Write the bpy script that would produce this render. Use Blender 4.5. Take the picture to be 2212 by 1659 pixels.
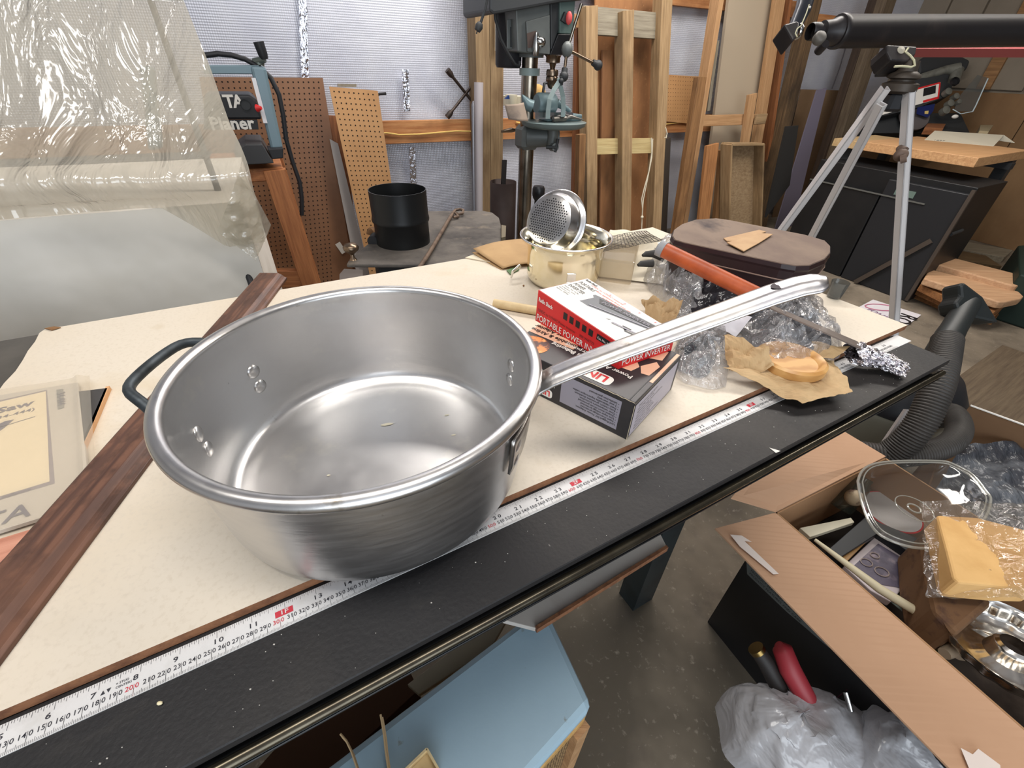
import bpy, bmesh, math, random
from mathutils import Vector, Matrix, noise as mnoise
for _o in list(bpy.data.objects): bpy.data.objects.remove(_o)
SC = bpy.context.scene
COL = SC.collection
PI = math.pi
# ------------------------------------------------------------------ camera
T = 0.9                                  # height of the white work panel above the floor
CF = 937.0; PITCH = .6366; ROLL = .032
CAM = Vector((0, 0, T + .3714))
_f = Vector((0, math.cos(PITCH), -math.sin(PITCH))); _r0 = Vector((1, 0, 0)); _u0 = _r0.cross(_f)
_r = math.cos(ROLL)*_r0 + math.sin(ROLL)*_u0; _u = -math.sin(ROLL)*_r0 + math.cos(ROLL)*_u0
cd = bpy.data.cameras.new('camera'); cam = bpy.data.objects.new('camera', cd); COL.objects.link(cam)
cd.sensor_width = 36; cd.lens = CF*36/2212; cd.clip_start = .01; cd.clip_end = 60
cam.matrix_world = Matrix(((_r.x, _u.x, -_f.x, CAM.x), (_r.y, _u.y, -_f.y, CAM.y), (_r.z, _u.z, -_f.z, CAM.z), (0, 0, 0, 1)))
SC.camera = cam
# two building frames: AW the walls, AS the saw table (yaw against the world axes)
AW = .4747; AS = .5251
def G(u, v, z): return Vector((u*math.cos(AW)-v*math.sin(AW), u*math.sin(AW)+v*math.cos(AW), z))
def S(u, v, z): return Vector((u*math.cos(AS)-v*math.sin(AS), u*math.sin(AS)+v*math.cos(AS), z))
NW = Vector((-math.sin(AW), math.cos(AW), 0)); UW = Vector((math.cos(AW), math.sin(AW), 0))
NS = Vector((-math.sin(AS), math.cos(AS), 0)); US = Vector((math.cos(AS), math.sin(AS), 0))
Z = Vector((0, 0, 1))
# survey helpers: where a sight line meets a level, a wall-parallel plane, any plane, or a distance
def ray(px, py): return _f + ((px-1106)/CF)*_r - ((py-829.5)/CF)*_u
def H(px, py, z=T): d = ray(px, py); return CAM + (z-CAM.z)/d.z*d
def PL(px, py, p0, n): d = ray(px, py); return CAM + (Vector(p0)-CAM).dot(n)/d.dot(n)*d
def WL(px, py, v): return PL(px, py, NW*v, NW)
def RW(px, py, u): return PL(px, py, UW*u, UW)
def DP(px, py, dep): return CAM + dep*ray(px, py)
# ------------------------------------------------------------------ light
vs = SC.view_settings; vs.view_transform = 'Standard'; vs.look = 'None'; vs.gamma = 1; vs.use_curve_mapping = False
vs.exposure = 0.45
w = bpy.data.worlds.new('world'); SC.world = w; w.use_nodes = True
w.node_tree.nodes['Background'].inputs[0].default_value = (.75, .88, 1, 1)
w.node_tree.nodes['Background'].inputs[1].default_value = .35
def area(name, loc, tgt, sx, sy, power, col):
    l = bpy.data.lights.new(name, 'AREA'); l.shape = 'RECTANGLE'; l.size = sx; l.size_y = sy; l.energy = power; l.color = col
    o = bpy.data.objects.new(name, l); COL.objects.link(o); o.location = loc
    o.rotation_euler = (Vector(tgt)-Vector(loc)).to_track_quat('-Z', 'Z').to_euler(); return o
area('door_daylight', G(-.6, -3.3, 1.45), G(-.3, 1, .9), 3.4, 2.3, 82, (.86, .93, 1))
area('ceiling_lamp', G(-.2, .2, 2.85), G(-.2, .2, 0), 2.2, .35, 26, (1, .96, .91))
area('ceiling_lamp', G(1.7, 2.1, 2.85), G(1.7, 2.1, 0), 2.2, .35, 58, (1, .95, .9))
area('ceiling_lamp', G(3.2, 1.0, 2.85), G(3.2, 1.0, 0), 1.6, .3, 30, (1, .94, .86))
# ------------------------------------------------------------------ material helpers
MATS = {}
def mat(name, col, rough=.6, metal=0, layers=(), bump=None, alpha=None, trans=0, ior=1.45, spec=.5, emit=None, coat=0):
    """layers: (kind, scale, colour, lo, hi[, stretch]) mixed over the base colour; bump: (scale, strength, dist[, stretch])"""
    if name in MATS: return MATS[name]
    m = bpy.data.materials.new(name); m.use_nodes = True; nt = m.node_tree; N = nt.nodes; L = nt.links
    b = N['Principled BSDF']; b.inputs['Base Color'].default_value = (*col, 1); b.inputs['Roughness'].default_value = rough
    b.inputs['Metallic'].default_value = metal; b.inputs['IOR'].default_value = ior
    b.inputs['Specular IOR Level'].default_value = spec; b.inputs['Transmission Weight'].default_value = trans
    if alpha is not None: b.inputs['Alpha'].default_value = alpha
    if coat: b.inputs['Coat Weight'].default_value = coat
    if emit: b.inputs['Emission Color'].default_value = (*col, 1); b.inputs['Emission Strength'].default_value = emit
    tc = N.new('ShaderNodeTexCoord'); oi = N.new('ShaderNodeObjectInfo')
    ad = N.new('ShaderNodeVectorMath'); ad.operation = 'MULTIPLY_ADD'
    L.new(oi.outputs['Random'], ad.inputs[0]); ad.inputs[1].default_value = (7.3, 5.1, 9.7); L.new(tc.outputs['Object'], ad.inputs[2])
    def coords(st):
        mp = N.new('ShaderNodeMapping'); L.new(ad.outputs[0], mp.inputs['Vector']); mp.inputs['Scale'].default_value = st; return mp.outputs[0]
    cur = None
    for ly in layers:
        kind, sc, c2, lo, hi = ly[:5]; st = ly[5] if len(ly) > 5 else (1, 1, 1)
        if kind == 'wave':
            t = N.new('ShaderNodeTexWave'); t.wave_type = 'BANDS'; t.bands_direction = 'Y'; t.inputs['Scale'].default_value = sc
            t.inputs['Distortion'].default_value = 5; t.inputs['Detail'].default_value = 3; t.inputs['Detail Scale'].default_value = 1.2; out = t.outputs['Fac']
        elif kind == 'vor':
            t = N.new('ShaderNodeTexVoronoi'); t.inputs['Scale'].default_value = sc; out = t.outputs['Distance']
        else:
            t = N.new('ShaderNodeTexNoise'); t.inputs['Scale'].default_value = sc; t.inputs['Detail'].default_value = 5; t.inputs['Roughness'].default_value = .6; out = t.outputs['Fac']
        L.new(coords(st), t.inputs['Vector'])
        mr = N.new('ShaderNodeMapRange'); mr.inputs[1].default_value = lo; mr.inputs[2].default_value = hi; L.new(out, mr.inputs[0])
        mx = N.new('ShaderNodeMix'); mx.data_type = 'RGBA'; L.new(mr.outputs[0], mx.inputs[0])
        if cur is None: mx.inputs[6].default_value = (*col, 1)
        else: L.new(cur, mx.inputs[6])
        mx.inputs[7].default_value = (*c2, 1); cur = mx.outputs[2]
    if cur is not None: L.new(cur, b.inputs['Base Color'])
    if bump:
        st = bump[3] if len(bump) > 3 else (1, 1, 1)
        t = N.new('ShaderNodeTexNoise'); t.inputs['Scale'].default_value = bump[0]; t.inputs['Detail'].default_value = 4; L.new(coords(st), t.inputs['Vector'])
        bp = N.new('ShaderNodeBump'); bp.inputs['Strength'].default_value = bump[1]; bp.inputs['Distance'].default_value = bump[2]
        L.new(t.outputs['Fac'], bp.inputs['Height']); L.new(bp.outputs[0], b.inputs['Normal'])
        mr = N.new('ShaderNodeMapRange'); mr.inputs[3].default_value = max(.02, rough-.08); mr.inputs[4].default_value = min(1, rough+.1)
        L.new(t.outputs['Fac'], mr.inputs[0]); L.new(mr.outputs[0], b.inputs['Roughness'])
    MATS[name] = m; return m
def film(name, col, dens, rough=.12, bump=None, ior=1.55, gain=1.6, var=None):
    """thin clear plastic: see-through, a little haze, and real fresnel gloss"""
    if name in MATS: return MATS[name]
    m = bpy.data.materials.new(name); m.use_nodes = True; nt = m.node_tree; N = nt.nodes; L = nt.links; N.remove(N['Principled BSDF'])
    out = N['Material Output']; tr = N.new('ShaderNodeBsdfTransparent'); tr.inputs[0].default_value = (*[.5+.5*c for c in col], 1)
    df = N.new('ShaderNodeBsdfDiffuse'); df.inputs[0].default_value = (*col, 1); tl = N.new('ShaderNodeBsdfTranslucent'); tl.inputs[0].default_value = (*col, 1)
    md = N.new('ShaderNodeMixShader'); md.inputs[0].default_value = .35; L.new(df.outputs[0], md.inputs[1]); L.new(tl.outputs[0], md.inputs[2])
    m1 = N.new('ShaderNodeMixShader'); m1.inputs[0].default_value = dens; L.new(tr.outputs[0], m1.inputs[1]); L.new(md.outputs[0], m1.inputs[2])
    gl = N.new('ShaderNodeBsdfGlossy'); gl.inputs['Roughness'].default_value = rough; fr = N.new('ShaderNodeLayerWeight'); pw = N.new('ShaderNodeMath'); pw.operation = 'POWER'; pw.inputs[1].default_value = 3.5; L.new(fr.outputs['Facing'], pw.inputs[0])
    mu = N.new('ShaderNodeMath'); mu.operation = 'MULTIPLY_ADD'; mu.use_clamp = True; mu.inputs[1].default_value = .45; mu.inputs[2].default_value = .045*gain; L.new(pw.outputs[0], mu.inputs[0])
    m2 = N.new('ShaderNodeMixShader'); L.new(mu.outputs[0], m2.inputs[0]); L.new(m1.outputs[0], m2.inputs[1]); L.new(gl.outputs[0], m2.inputs[2]); L.new(m2.outputs[0], out.inputs[0])
    tc = N.new('ShaderNodeTexCoord')
    if bump:
        st = bump[3] if len(bump) > 3 else (1, 1, 1); mp = N.new('ShaderNodeMapping'); mp.inputs['Scale'].default_value = st; L.new(tc.outputs['Object'], mp.inputs['Vector'])
        t = N.new('ShaderNodeTexNoise'); t.inputs['Scale'].default_value = bump[0]; t.inputs['Detail'].default_value = 4; t.inputs['Distortion'].default_value = .6; L.new(mp.outputs[0], t.inputs['Vector'])
        bp = N.new('ShaderNodeBump'); bp.inputs['Strength'].default_value = bump[1]; bp.inputs['Distance'].default_value = bump[2]; L.new(t.outputs['Fac'], bp.inputs['Height'])
        for x in (df, gl, fr): L.new(bp.outputs[0], x.inputs['Normal'])
    if var:
        t = N.new('ShaderNodeTexNoise'); t.inputs['Scale'].default_value = var[0]; t.inputs['Detail'].default_value = 4; L.new(tc.outputs['Object'], t.inputs['Vector'])
        mr = N.new('ShaderNodeMapRange'); mr.inputs[1].default_value = .35; mr.inputs[2].default_value = .7; mr.inputs[3].default_value = var[1]; mr.inputs[4].default_value = var[2]; L.new(t.outputs['Fac'], mr.inputs[0]); L.new(mr.outputs[0], m1.inputs[0])
    MATS[name] = m; return m
def srgb(r, g, b): return tuple(((c/255+.055)/1.055)**2.4 if c > 10 else c/255/12.92 for c in (r, g, b))
def wood(name, light, dark, sc=1.0, rough=.65, stain=None):
    ly = [('noise', 9*sc, dark, .35, .75, (.5, 7, 7)), ('noise', 60*sc, tuple(x*.72 for x in dark), .5, .95, (.06, 2.2, 2.2))]
    if stain: ly.append(('noise', stain[1], stain[0], .5, .72, (.5, 1, 1)))
    return mat(name, light, rough, 0, ly, (90*sc, .25, .004, (.05, 2, 2)))
# ------------------------------------------------------------------ mesh builder
def frame(x, y=None, z=None):
    x = Vector(x).normalized(); z = Vector(z if z is not None else Z)
    y = z.cross(x)
    if y.length < 1e-5: y = Vector((0, 1, 0)).cross(x)
    y.normalize(); z = x.cross(y); return x, y, z
class MB:
    def __init__(s): s.v = []; s.f = []; s.m = []; s.cur = 0; s.sm = []; s.smooth = False
    def add(s, vs, fs):
        n = len(s.v); s.v += [Vector(p) for p in vs]
        for f in fs: s.f.append([i+n for i in f]); s.m.append(s.cur); s.sm.append(s.smooth)
        return s
    def box(s, c, size, X=None, Y=None, Zv=None, bev=0):
        c = Vector(c); X = Vector(X) if X is not None else Vector((1, 0, 0)); Y = Vector(Y) if Y is not None else Vector((0, 1, 0)); W = Vector(Zv) if Zv is not None else X.cross(Y)
        a, b, d = size[0]/2, size[1]/2, size[2]/2
        P = lambda i, j, k: c + X*i + Y*j + W*k
        if bev <= 0:
            vs = [P(i*a, j*b, k*d) for i in (-1, 1) for j in (-1, 1) for k in (-1, 1)]
            return s.add(vs, [(0, 1, 3, 2), (4, 6, 7, 5), (0, 4, 5, 1), (2, 3, 7, 6), (0, 2, 6, 4), (1, 5, 7, 3)])
        e = min(bev, a*.49, b*.49, d*.49); vs = []; idx = {}
        for i in (-1, 1):
            for j in (-1, 1):
                for k in (-1, 1):
                    for ax in range(3):
                        q = [i*(a-e), j*(b-e), k*(d-e)]; q[ax] = (i*a, j*b, k*d)[ax]; idx[(i, j, k, ax)] = len(vs); vs.append(P(*q))
        fs = []; I = idx
        def q4(l): fs.append(l)
        for sg in (-1, 1):
            q4([I[(sg, -1, -1, 0)], I[(sg, 1, -1, 0)], I[(sg, 1, 1, 0)], I[(sg, -1, 1, 0)]]); q4([I[(-1, sg, -1, 1)], I[(1, sg, -1, 1)], I[(1, sg, 1, 1)], I[(-1, sg, 1, 1)]]); q4([I[(-1, -1, sg, 2)], I[(1, -1, sg, 2)], I[(1, 1, sg, 2)], I[(-1, 1, sg, 2)]])
            for s2 in (-1, 1):
                q4([I[(sg, s2, -1, 0)], I[(sg, s2, 1, 0)], I[(sg, s2, 1, 1)], I[(sg, s2, -1, 1)]]); q4([I[(sg, -1, s2, 0)], I[(sg, 1, s2, 0)], I[(sg, 1, s2, 2)], I[(sg, -1, s2, 2)]]); q4([I[(-1, sg, s2, 1)], I[(1, sg, s2, 1)], I[(1, sg, s2, 2)], I[(-1, sg, s2, 2)]])
        for i in (-1, 1):
            for j in (-1, 1):
                for k in (-1, 1): fs.append([I[(i, j, k, 0)], I[(i, j, k, 1)], I[(i, j, k, 2)]])
        return s.add(vs, fs)
    def bar(s, p0, p1, w, h, up=Z, bev=0):
        p0 = Vector(p0); p1 = Vector(p1); x, y, z = frame(p1-p0, None, up)
        return s.box((p0+p1)/2, ((p1-p0).length, w, h), x, y, z, bev)
    def tube(s, pts, r, n=12, closed=False, caps=True, sq=None, up=None):
        pts = [Vector(p) for p in pts]; N = len(pts); rr = r if isinstance(r, (list, tuple)) else [r]*N
        if closed: tg = [(pts[(i+1) % N]-pts[i-1]).normalized() for i in range(N)]
        else: tg = [(pts[min(i+1, N-1)]-pts[max(i-1, 0)]).normalized() for i in range(N)]
        nn = Vector(up) if up is not None else (Z if abs(tg[0].z) < .9 else Vector((1, 0, 0)))
        vs = []
        for i in range(N):
            t = tg[i]; nn = (nn - t*nn.dot(t)); nn.normalize(); b = t.cross(nn)
            for k in range(n):
                a = 2*PI*k/n + (PI/n if n == 4 else 0); q = 1.0 if sq is None else sq
                vs.append(pts[i] + (nn*math.cos(a)*q + b*math.sin(a))*rr[i])
        fs = []
        for i in range(N if closed else N-1):
            j = (i+1) % N
            for k in range(n): fs.append([i*n+k, i*n+(k+1) % n, j*n+(k+1) % n, j*n+k])
        if caps and not closed: fs.append(list(range(n))[::-1]); fs.append([(N-1)*n+k for k in range(n)])
        s.add(vs, fs)
        if caps and not closed: s.sm[-1] = s.sm[-2] = False
        return s
    def cyl(s, p0, p1, r, n=20, caps=True): return s.tube([p0, p1], r, n, False, caps)
    def lathe(s, prof, c, ax=Z, n=48, a0=0, a1=2*PI, ref=None):
        ax = Vector(ax).normalized(); e1 = Vector(ref) if ref is not None else (Vector((1, 0, 0)) if abs(ax.x) < .9 else Vector((0, 1, 0)))
        e1 = (e1-ax*e1.dot(ax)).normalized(); e2 = ax.cross(e1); full = abs(a1-a0-2*PI) < 1e-6; c = Vector(c); M = n if full else n+1
        vs = [c+ax*z+(e1*math.cos(a0+(a1-a0)*k/n)+e2*math.sin(a0+(a1-a0)*k/n))*r for (r, z) in prof for k in range(M)]
        fs = []
        for i in range(len(prof)-1):
            for k in range(n): k2 = (k+1) % M; fs.append([i*M+k, i*M+k2, (i+1)*M+k2, (i+1)*M+k])
        return s.add(vs, fs)
    def grid(s, fn, nu, nv, wrap=False):
        vs = [fn(i/nu, j/nv) for i in range(nu+1) for j in range(nv+1)]
        return s.add(vs, [[i*(nv+1)+j, (i+1)*(nv+1)+j, (i+1)*(nv+1)+j+1, i*(nv+1)+j+1] for i in range(nu) for j in range(nv)])
    def prism(s, poly, ext):
        ext = Vector(ext); poly = [Vector(p) for p in poly]; n = len(poly)
        return s.add(poly+[p+ext for p in poly], [list(range(n))[::-1], list(range(n, 2*n))]+[[i, (i+1) % n, n+(i+1) % n, n+i] for i in range(n)])
    def sph(s, c, r, n=16, m=10, sc=(1, 1, 1), ax=None):
        X, Y, W = (Vector((1, 0, 0)), Vector((0, 1, 0)), Z) if ax is None else frame(ax)
        c = Vector(c); vs = []
        for i in range(m+1):
            th = PI*i/m
            for k in range(n): a = 2*PI*k/n; vs.append(c+X*(r*sc[0]*math.sin(th)*math.cos(a))+Y*(r*sc[1]*math.sin(th)*math.sin(a))+W*(r*sc[2]*math.cos(th)))
        return s.add(vs, [[i*n+k, (i+1)*n+k, (i+1)*n+(k+1) % n, i*n+(k+1) % n] for i in range(m) for k in range(n)])
    def text(s, txt, o, X, Y, size, align='CENTER', bold=0, stretch=1.0):
        vs, fs, wd = glyph(txt, bold); X = Vector(X).normalized(); Y = Vector(Y).normalized()
        off = {'CENTER': -wd/2, 'LEFT': 0, 'RIGHT': -wd}[align]
        return s.add([Vector(o)+X*((x+off)*size*stretch)+Y*(y*size) for x, y in vs], fs)
_GL = {}
def glyph(txt, bold=0):
    k = (txt, bold)
    if k not in _GL:
        c = bpy.data.curves.new('lettering', 'FONT'); c.body = txt; c.size = 1; c.fill_mode = 'FRONT'; c.resolution_u = 2; c.offset = bold
        o = bpy.data.objects.new('lettering', c); me = bpy.data.meshes.new_from_object(o)
        vs = [(v.co.x, v.co.y) for v in me.vertices]; fs = [list(p.vertices) for p in me.polygons]
        wd = max([v[0] for v in vs] or [0]); bpy.data.objects.remove(o); bpy.data.curves.remove(c); bpy.data.meshes.remove(me); _GL[k] = (vs, fs, wd)
    return _GL[k]
WM = {}
def wmat(o): return WM[o.name]
def add_obj(name, mb, mats, parent=None, M=None, bevel=0, subsurf=0, solid=0, local=False):
    """link one mesh object; mb in world coordinates unless local=True (then in M's frame)"""
    me = bpy.data.meshes.new(name)
    if M is None:
        if parent is not None: M = Matrix.Translation(wmat(parent).translation)
        else:
            xs = [p.x for p in mb.v]; ys = [p.y for p in mb.v]; zs = [p.z for p in mb.v]
            M = Matrix.Translation(((min(xs)+max(xs))/2, (min(ys)+max(ys))/2, min(zs)))
    vs = mb.v
    if not local: inv = M.inverted(); vs = [inv @ p for p in vs]
    me.from_pydata([tuple(p) for p in vs], [], mb.f); me.validate()
    for m in (mats if isinstance(mats, (list, tuple)) else [mats]): me.materials.append(m)
    if len(me.polygons) == len(mb.f):
        me.polygons.foreach_set('material_index', mb.m); me.polygons.foreach_set('use_smooth', mb.sm)
    if any(mb.sm): me.set_sharp_from_angle(angle=.85)
    bm_ = bmesh.new(); bm_.from_mesh(me); bmesh.ops.recalc_face_normals(bm_, faces=bm_.faces); bm_.to_mesh(me); bm_.free()
    me.update()
    o = bpy.data.objects.new(name, me); COL.objects.link(o)
    if parent is not None: o.parent = parent; o.matrix_parent_inverse = Matrix.Identity(4); o.matrix_local = wmat(parent).inverted() @ M
    else: o.matrix_world = M
    WM[o.name] = M.copy()
    if name == 'printed_text': o['kind'] = 'stuff'
    if solid: md = o.modifiers.new('s', 'SOLIDIFY'); md.thickness = solid; md.offset = 0
    if bevel: md = o.modifiers.new('b', 'BEVEL'); md.width = bevel; md.segments = 2; md.limit_method = 'ANGLE'; md.angle_limit = .6
    if subsurf: md = o.modifiers.new('u', 'SUBSURF'); md.levels = md.render_levels = subsurf
    return o
GROUPS = {'lumber': 'boards leaning against the back wall', 'timber_beam': 'heavy timbers leaning at the right', 'plank': 'planks piled on the floor', 'cellophane_wrap': 'crumpled cellophane on the white panel', 'pegboard': 'pegboards leaning on the back wall', 'leather_offcut': 'leather offcuts on the case', 'twine': 'twine over the blue seat', 'kraft_bag': 'crumpled brown paper on the panel', 'white_plastic_bag': 'white plastic bags on the floor', 'white_shelf_board': 'boards stored under the saw'}
def tag(o, label, cat, group=None, kind=None):
    group = group or GROUPS.get(o.name.split('.')[0])
    o['label'] = label; o['category'] = cat
    if group: o['group'] = group
    if kind: o['kind'] = kind
    return o
def thing(name, label, cat, loc, group=None):
    o = bpy.data.objects.new(name, None); COL.objects.link(o); o.empty_display_size = .05; o.location = loc
    WM[o.name] = Matrix.Translation(loc); return tag(o, label, cat, group)
def structure(o): o['kind'] = 'structure'; return o
def slab(name, p0, p1, w, h, m, parent=None, up=Z, bev=.0015, rag=0):
    """a sawn board from p0 to p1 whose local X runs along the grain"""
    p0 = Vector(p0); p1 = Vector(p1); x, y, z = frame(p1-p0, None, up); c = (p0+p1)/2
    M = Matrix(((x.x, y.x, z.x, c.x), (x.y, y.y, z.y, c.y), (x.z, y.z, z.z, c.z), (0, 0, 0, 1)))
    b = MB(); b.box((0, 0, 0), ((p1-p0).length, w, h), bev=bev)
    if rag:
        for p in b.v:
            if p.x > 0: p.x += random.uniform(-rag, rag)
    return add_obj(name, b, m, parent, M, local=True)
def mbs(smooth=False): b = MB(); b.smooth = smooth; return b
def sheet(P, nu, nv, amp=0, sc=6, seed=0, up=Z, fn=None):
    """bilinear crumpled patch over four corners P00,P10,P11,P01"""
    P = [Vector(p) for p in P]
    def g(a, b):
        p = (P[0]*(1-a)+P[1]*a)*(1-b)+(P[3]*(1-a)+P[2]*a)*b
        q = Vector((p.x*sc+seed, p.y*sc, p.z*sc))
        d = mnoise.fractal(q, 1, 2, 4)*amp
        return p+Vector(up)*d+(fn(a, b) if fn else Vector())
    return g
random.seed(7)
# ================================================================== the room
M_floor = mat('concrete', srgb(134, 122, 106), .75, 0, [('noise', 1.3, srgb(84, 76, 64), .40, .62), ('noise', 7, srgb(80, 72, 64), .56, .8), ('noise', 60, srgb(165, 155, 140), .6, .9)], (25, .15, .004))
b = MB(); b.prism([G(-3.5, -4, -.1), G(8, -4, -.1), G(8, 5, -.1), G(-3.5, 5, -.1)], (0, 0, .1)); structure(add_obj('floor', b, M_floor))
VW = 3.2
# bubble foil: two tone woven look with fine pillows
def foil_mat():
    m = mat('bubble_foil', srgb(205, 207, 216), .34, .25, [('noise', 3, srgb(188, 190, 203), .4, .7)])
    nt = m.node_tree; N = nt.nodes; L = nt.links; b = N['Principled BSDF']
    tc = N.new('ShaderNodeTexCoord'); mp = N.new('ShaderNodeMapping'); mp.inputs['Scale'].default_value = (1, 1, 1); L.new(tc.outputs['Object'], mp.inputs['Vector'])
    sx = N.new('ShaderNodeSeparateXYZ'); L.new(mp.outputs[0], sx.inputs[0]); outs = []
    for ax in (0, 2):
        mu = N.new('ShaderNodeMath'); mu.operation = 'MULTIPLY'; mu.inputs[1].default_value = 2*PI/.011; L.new(sx.outputs[ax], mu.inputs[0])
        si = N.new('ShaderNodeMath'); si.operation = 'SINE'; L.new(mu.outputs[0], si.inputs[0]); outs.append(si.outputs[0])
    a = N.new('ShaderNodeMath'); a.operation = 'ADD'; L.new(outs[0], a.inputs[0]); L.new(outs[1], a.inputs[1])
    nz = N.new('ShaderNodeTexNoise'); nz.inputs['Scale'].default_value = 5; L.new(tc.outputs['Object'], nz.inputs['Vector'])
    mm = N.new('ShaderNodeMath'); mm.operation = 'MULTIPLY_ADD'; mm.inputs[1].default_value = 12; L.new(nz.outputs['Fac'], mm.inputs[0]); L.new(a.outputs[0], mm.inputs[2])
    bp = N.new('ShaderNodeBump'); bp.inputs['Strength'].default_value = .35; bp.inputs['Distance'].default_value = .0012; L.new(mm.outputs[0], bp.inputs['Height']); L.new(bp.outputs[0], b.inputs['Normal'])
    return m
M_foil = foil_mat()
xw, yw, zw = UW, NW, Z
def wallM(u, v, z): c = G(u, v, z); return Matrix(((UW.x, NW.x, 0, c.x), (UW.y, NW.y, 0, c.y), (0, 0, 1, c.z), (0, 0, 0, 1)))
b = mbs(True)
b.grid(lambda i, j: Vector((-3.2+9.2*i, .012*math.sin(i*31)+.006*math.sin(j*9+i*17), 3.0*j)), 120, 16)
b.smooth = False; b.box((1.4, .06, 1.5), (9.4, .06, 3.0))
wall = structure(add_obj('wall_back', b, [M_foil], None, wallM(0, VW+.02, 0), local=True))
M_tape = mat('foil_tape', srgb(235, 235, 245), .12, 1, bump=(55, .9, .01, (1, 1, .5)))
for px, y0, y1 in ((655, -60, 520), (878, 150, 240), (893, 318, 420)):
    p, q = WL(px-4, y0, VW), WL(px+16 if y1 > 450 else px, y1, VW)
    b = mbs(True); d = UW*.028
    nn = 40
    def fn(i, j, p=p, q=q, d=d): c = p.lerp(q, i); return c+d*((j-.5)*1.4+.25*mnoise.noise(Vector((i*30, j*3, px))))-NW*(.014+.006*mnoise.noise(Vector((i*44, j*4, 2))))
    b.grid(fn, nn, 4); add_obj('seam_tape', b, M_tape, wall)
# girts
M_girt = wood('girt_pine', srgb(196, 142, 92), srgb(160, 98, 54), 1, .7, (srgb(120, 76, 44), 4))
M_post = wood('old_post', srgb(150, 126, 94), srgb(118, 94, 66), 1, .75, (srgb(86, 62, 38), 3))
for u0, u1 in ((-2.6, 1.27), (1.47, 4.3)):
    slab('girt', G(u0, VW-.03, .9), G(u1, VW-.03, .9), .04, .125, M_girt, wall)
slab('girt', G(1.4, VW-.03, 1.68), G(4.3, VW-.03, 1.68), .04, .10, M_girt, wall)
slab('girt', G(4.3, VW-.03, 1.62), G(5.9, VW-.03, 1.62), .04, .10, M_girt, wall)
for k in (0, 1):
    slab('post_ply', G(1.29+.092*k, 3.08, 0), G(1.275+.092*k, 3.08, 2.4), .13, .09, M_post, wall, up=UW)
# yellow cable stapled along the girt
b = mbs(True); pts = [WL(x, y, VW-.06) for x, y in ((740, 292), (800, 290), (835, 287), (862, 291), (905, 290), (950, 286), (985, 283), (1022, 284))]
b.tube(pts, .0045, 6); pts = [WL(x, y, VW-.06) for x, y in ((1115, 264), (1150, 272), (1200, 280), (1240, 281), (1300, 278), (1370, 272), (1440, 268), (1475, 264))]; b.tube(pts, .0045, 6)
tag(add_obj('power_cable', b, mat('yellow_jacket', srgb(226, 190, 110), .5)), 'yellow cable stapled along the wooden rail of the back wall', 'cable')
# right wall: wainscot of plywood, grey-beige ribbed panelling above
M_ply = mat('old_plywood', srgb(128, 98, 66), .8, 0, [('noise', 2.5, srgb(104, 76, 48), .4, .7, (1, 1, .3)), ('noise', 1.2, srgb(142, 112, 80), .5, .8)])
M_pan = mat('wall_panel_paint', srgb(128, 118, 104), .7, 0, [('noise', 2, srgb(112, 102, 88), .4, .7)])
M_trimw = wood('trim_wood', srgb(150, 112, 72), srgb(112, 78, 46))
c = G(5.9, 0, 0); MR = Matrix(((-NW.x, UW.x, 0, c.x), (-NW.y, UW.y, 0, c.y), (0, 0, 1, c.z), (0, 0, 0, 1)))   # local x runs towards the door side
b = MB(); b.box((-.2, .08, 1.5), (6.8, .06, 3.0)); wr = structure(add_obj('wall_right', b, M_pan, None, MR, local=True))
for k in range(3):
    b = MB(); b.box((-3.2+.61+1.222*k, .035, .585), (1.215, .02, 1.17), bev=.002); add_obj('wainscot_panel', b, M_ply, wr, MR, local=True)
for k in range(14):
    b = MB(); b.box((-3.12+.29*k, .035, 2.09), (.275, .02, 1.80), bev=.004); add_obj('wall_panel', b, M_pan, wr, MR, local=True)
b = MB(); b.box((-2.38, .01, 2.09), (.10, .03, 1.8), bev=.003); add_obj('batten', b, M_trimw, wr, MR, local=True)
# left and front walls and the ceiling, outside the picture but part of the room
M_lin = mat('lining', srgb(190, 190, 192), .6)
b = MB(); b.box((-3.3, 0, 1.5), (.06, 8, 3.0)); structure(add_obj('wall_left', b, M_lin, None, wallM(0, 0, 0), local=True))
b = MB(); b.box((3.9, -3.9, 1.5), (4.2, .06, 3.0)); b.box((-2.9, -3.9, 1.5), (.8, .06, 3)); b.box((1.3, -3.9, 2.8), (9.2, .06, .4)); structure(add_obj('wall_front', b, M_lin, None, wallM(0, 0, 0), local=True))
b = MB(); b.box((1.3, -.3, 3.03), (9.4, 7.4, .06)); structure(add_obj('ceiling', b, mat('ceiling_foil', srgb(215, 215, 220), .5, .1), None, wallM(0, 0, 0), local=True))
# ================================================================== the saw
TS = T-.010
M_black = mat('black_laminate', srgb(36, 35, 36), .5, 0, [('noise', 5, srgb(52, 49, 47), .45, .7, (1, .5, 1)), ('noise', 160, srgb(110, 106, 102), .71, .8), ('noise', 22, srgb(58, 55, 52), .6, .9, (.5, 1, 1))], (260, .5, .0007), spec=.32)
M_rail = mat('rail_steel', srgb(92, 86, 72), .24, .85, [('noise', 12, srgb(52, 46, 40), .4, .7, (1, 1, 1))])
M_railb = mat('rail_black', srgb(30, 30, 31), .35, .3)
M_iron = mat('cast_iron', srgb(126, 120, 112), .38, .7, [('noise', 6, srgb(96, 92, 86), .4, .7)])
saw = thing('table_saw', 'table saw with black extension table, steel front rail and printed measuring tape', 'table saw', S(.3, .5, 0))
c0 = S(0, 0, 0); MS = Matrix(((US.x, NS.x, 0, c0.x), (US.y, NS.y, 0, c0.y), (0, 0, 1, 0), (0, 0, 0, 1)))
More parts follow.
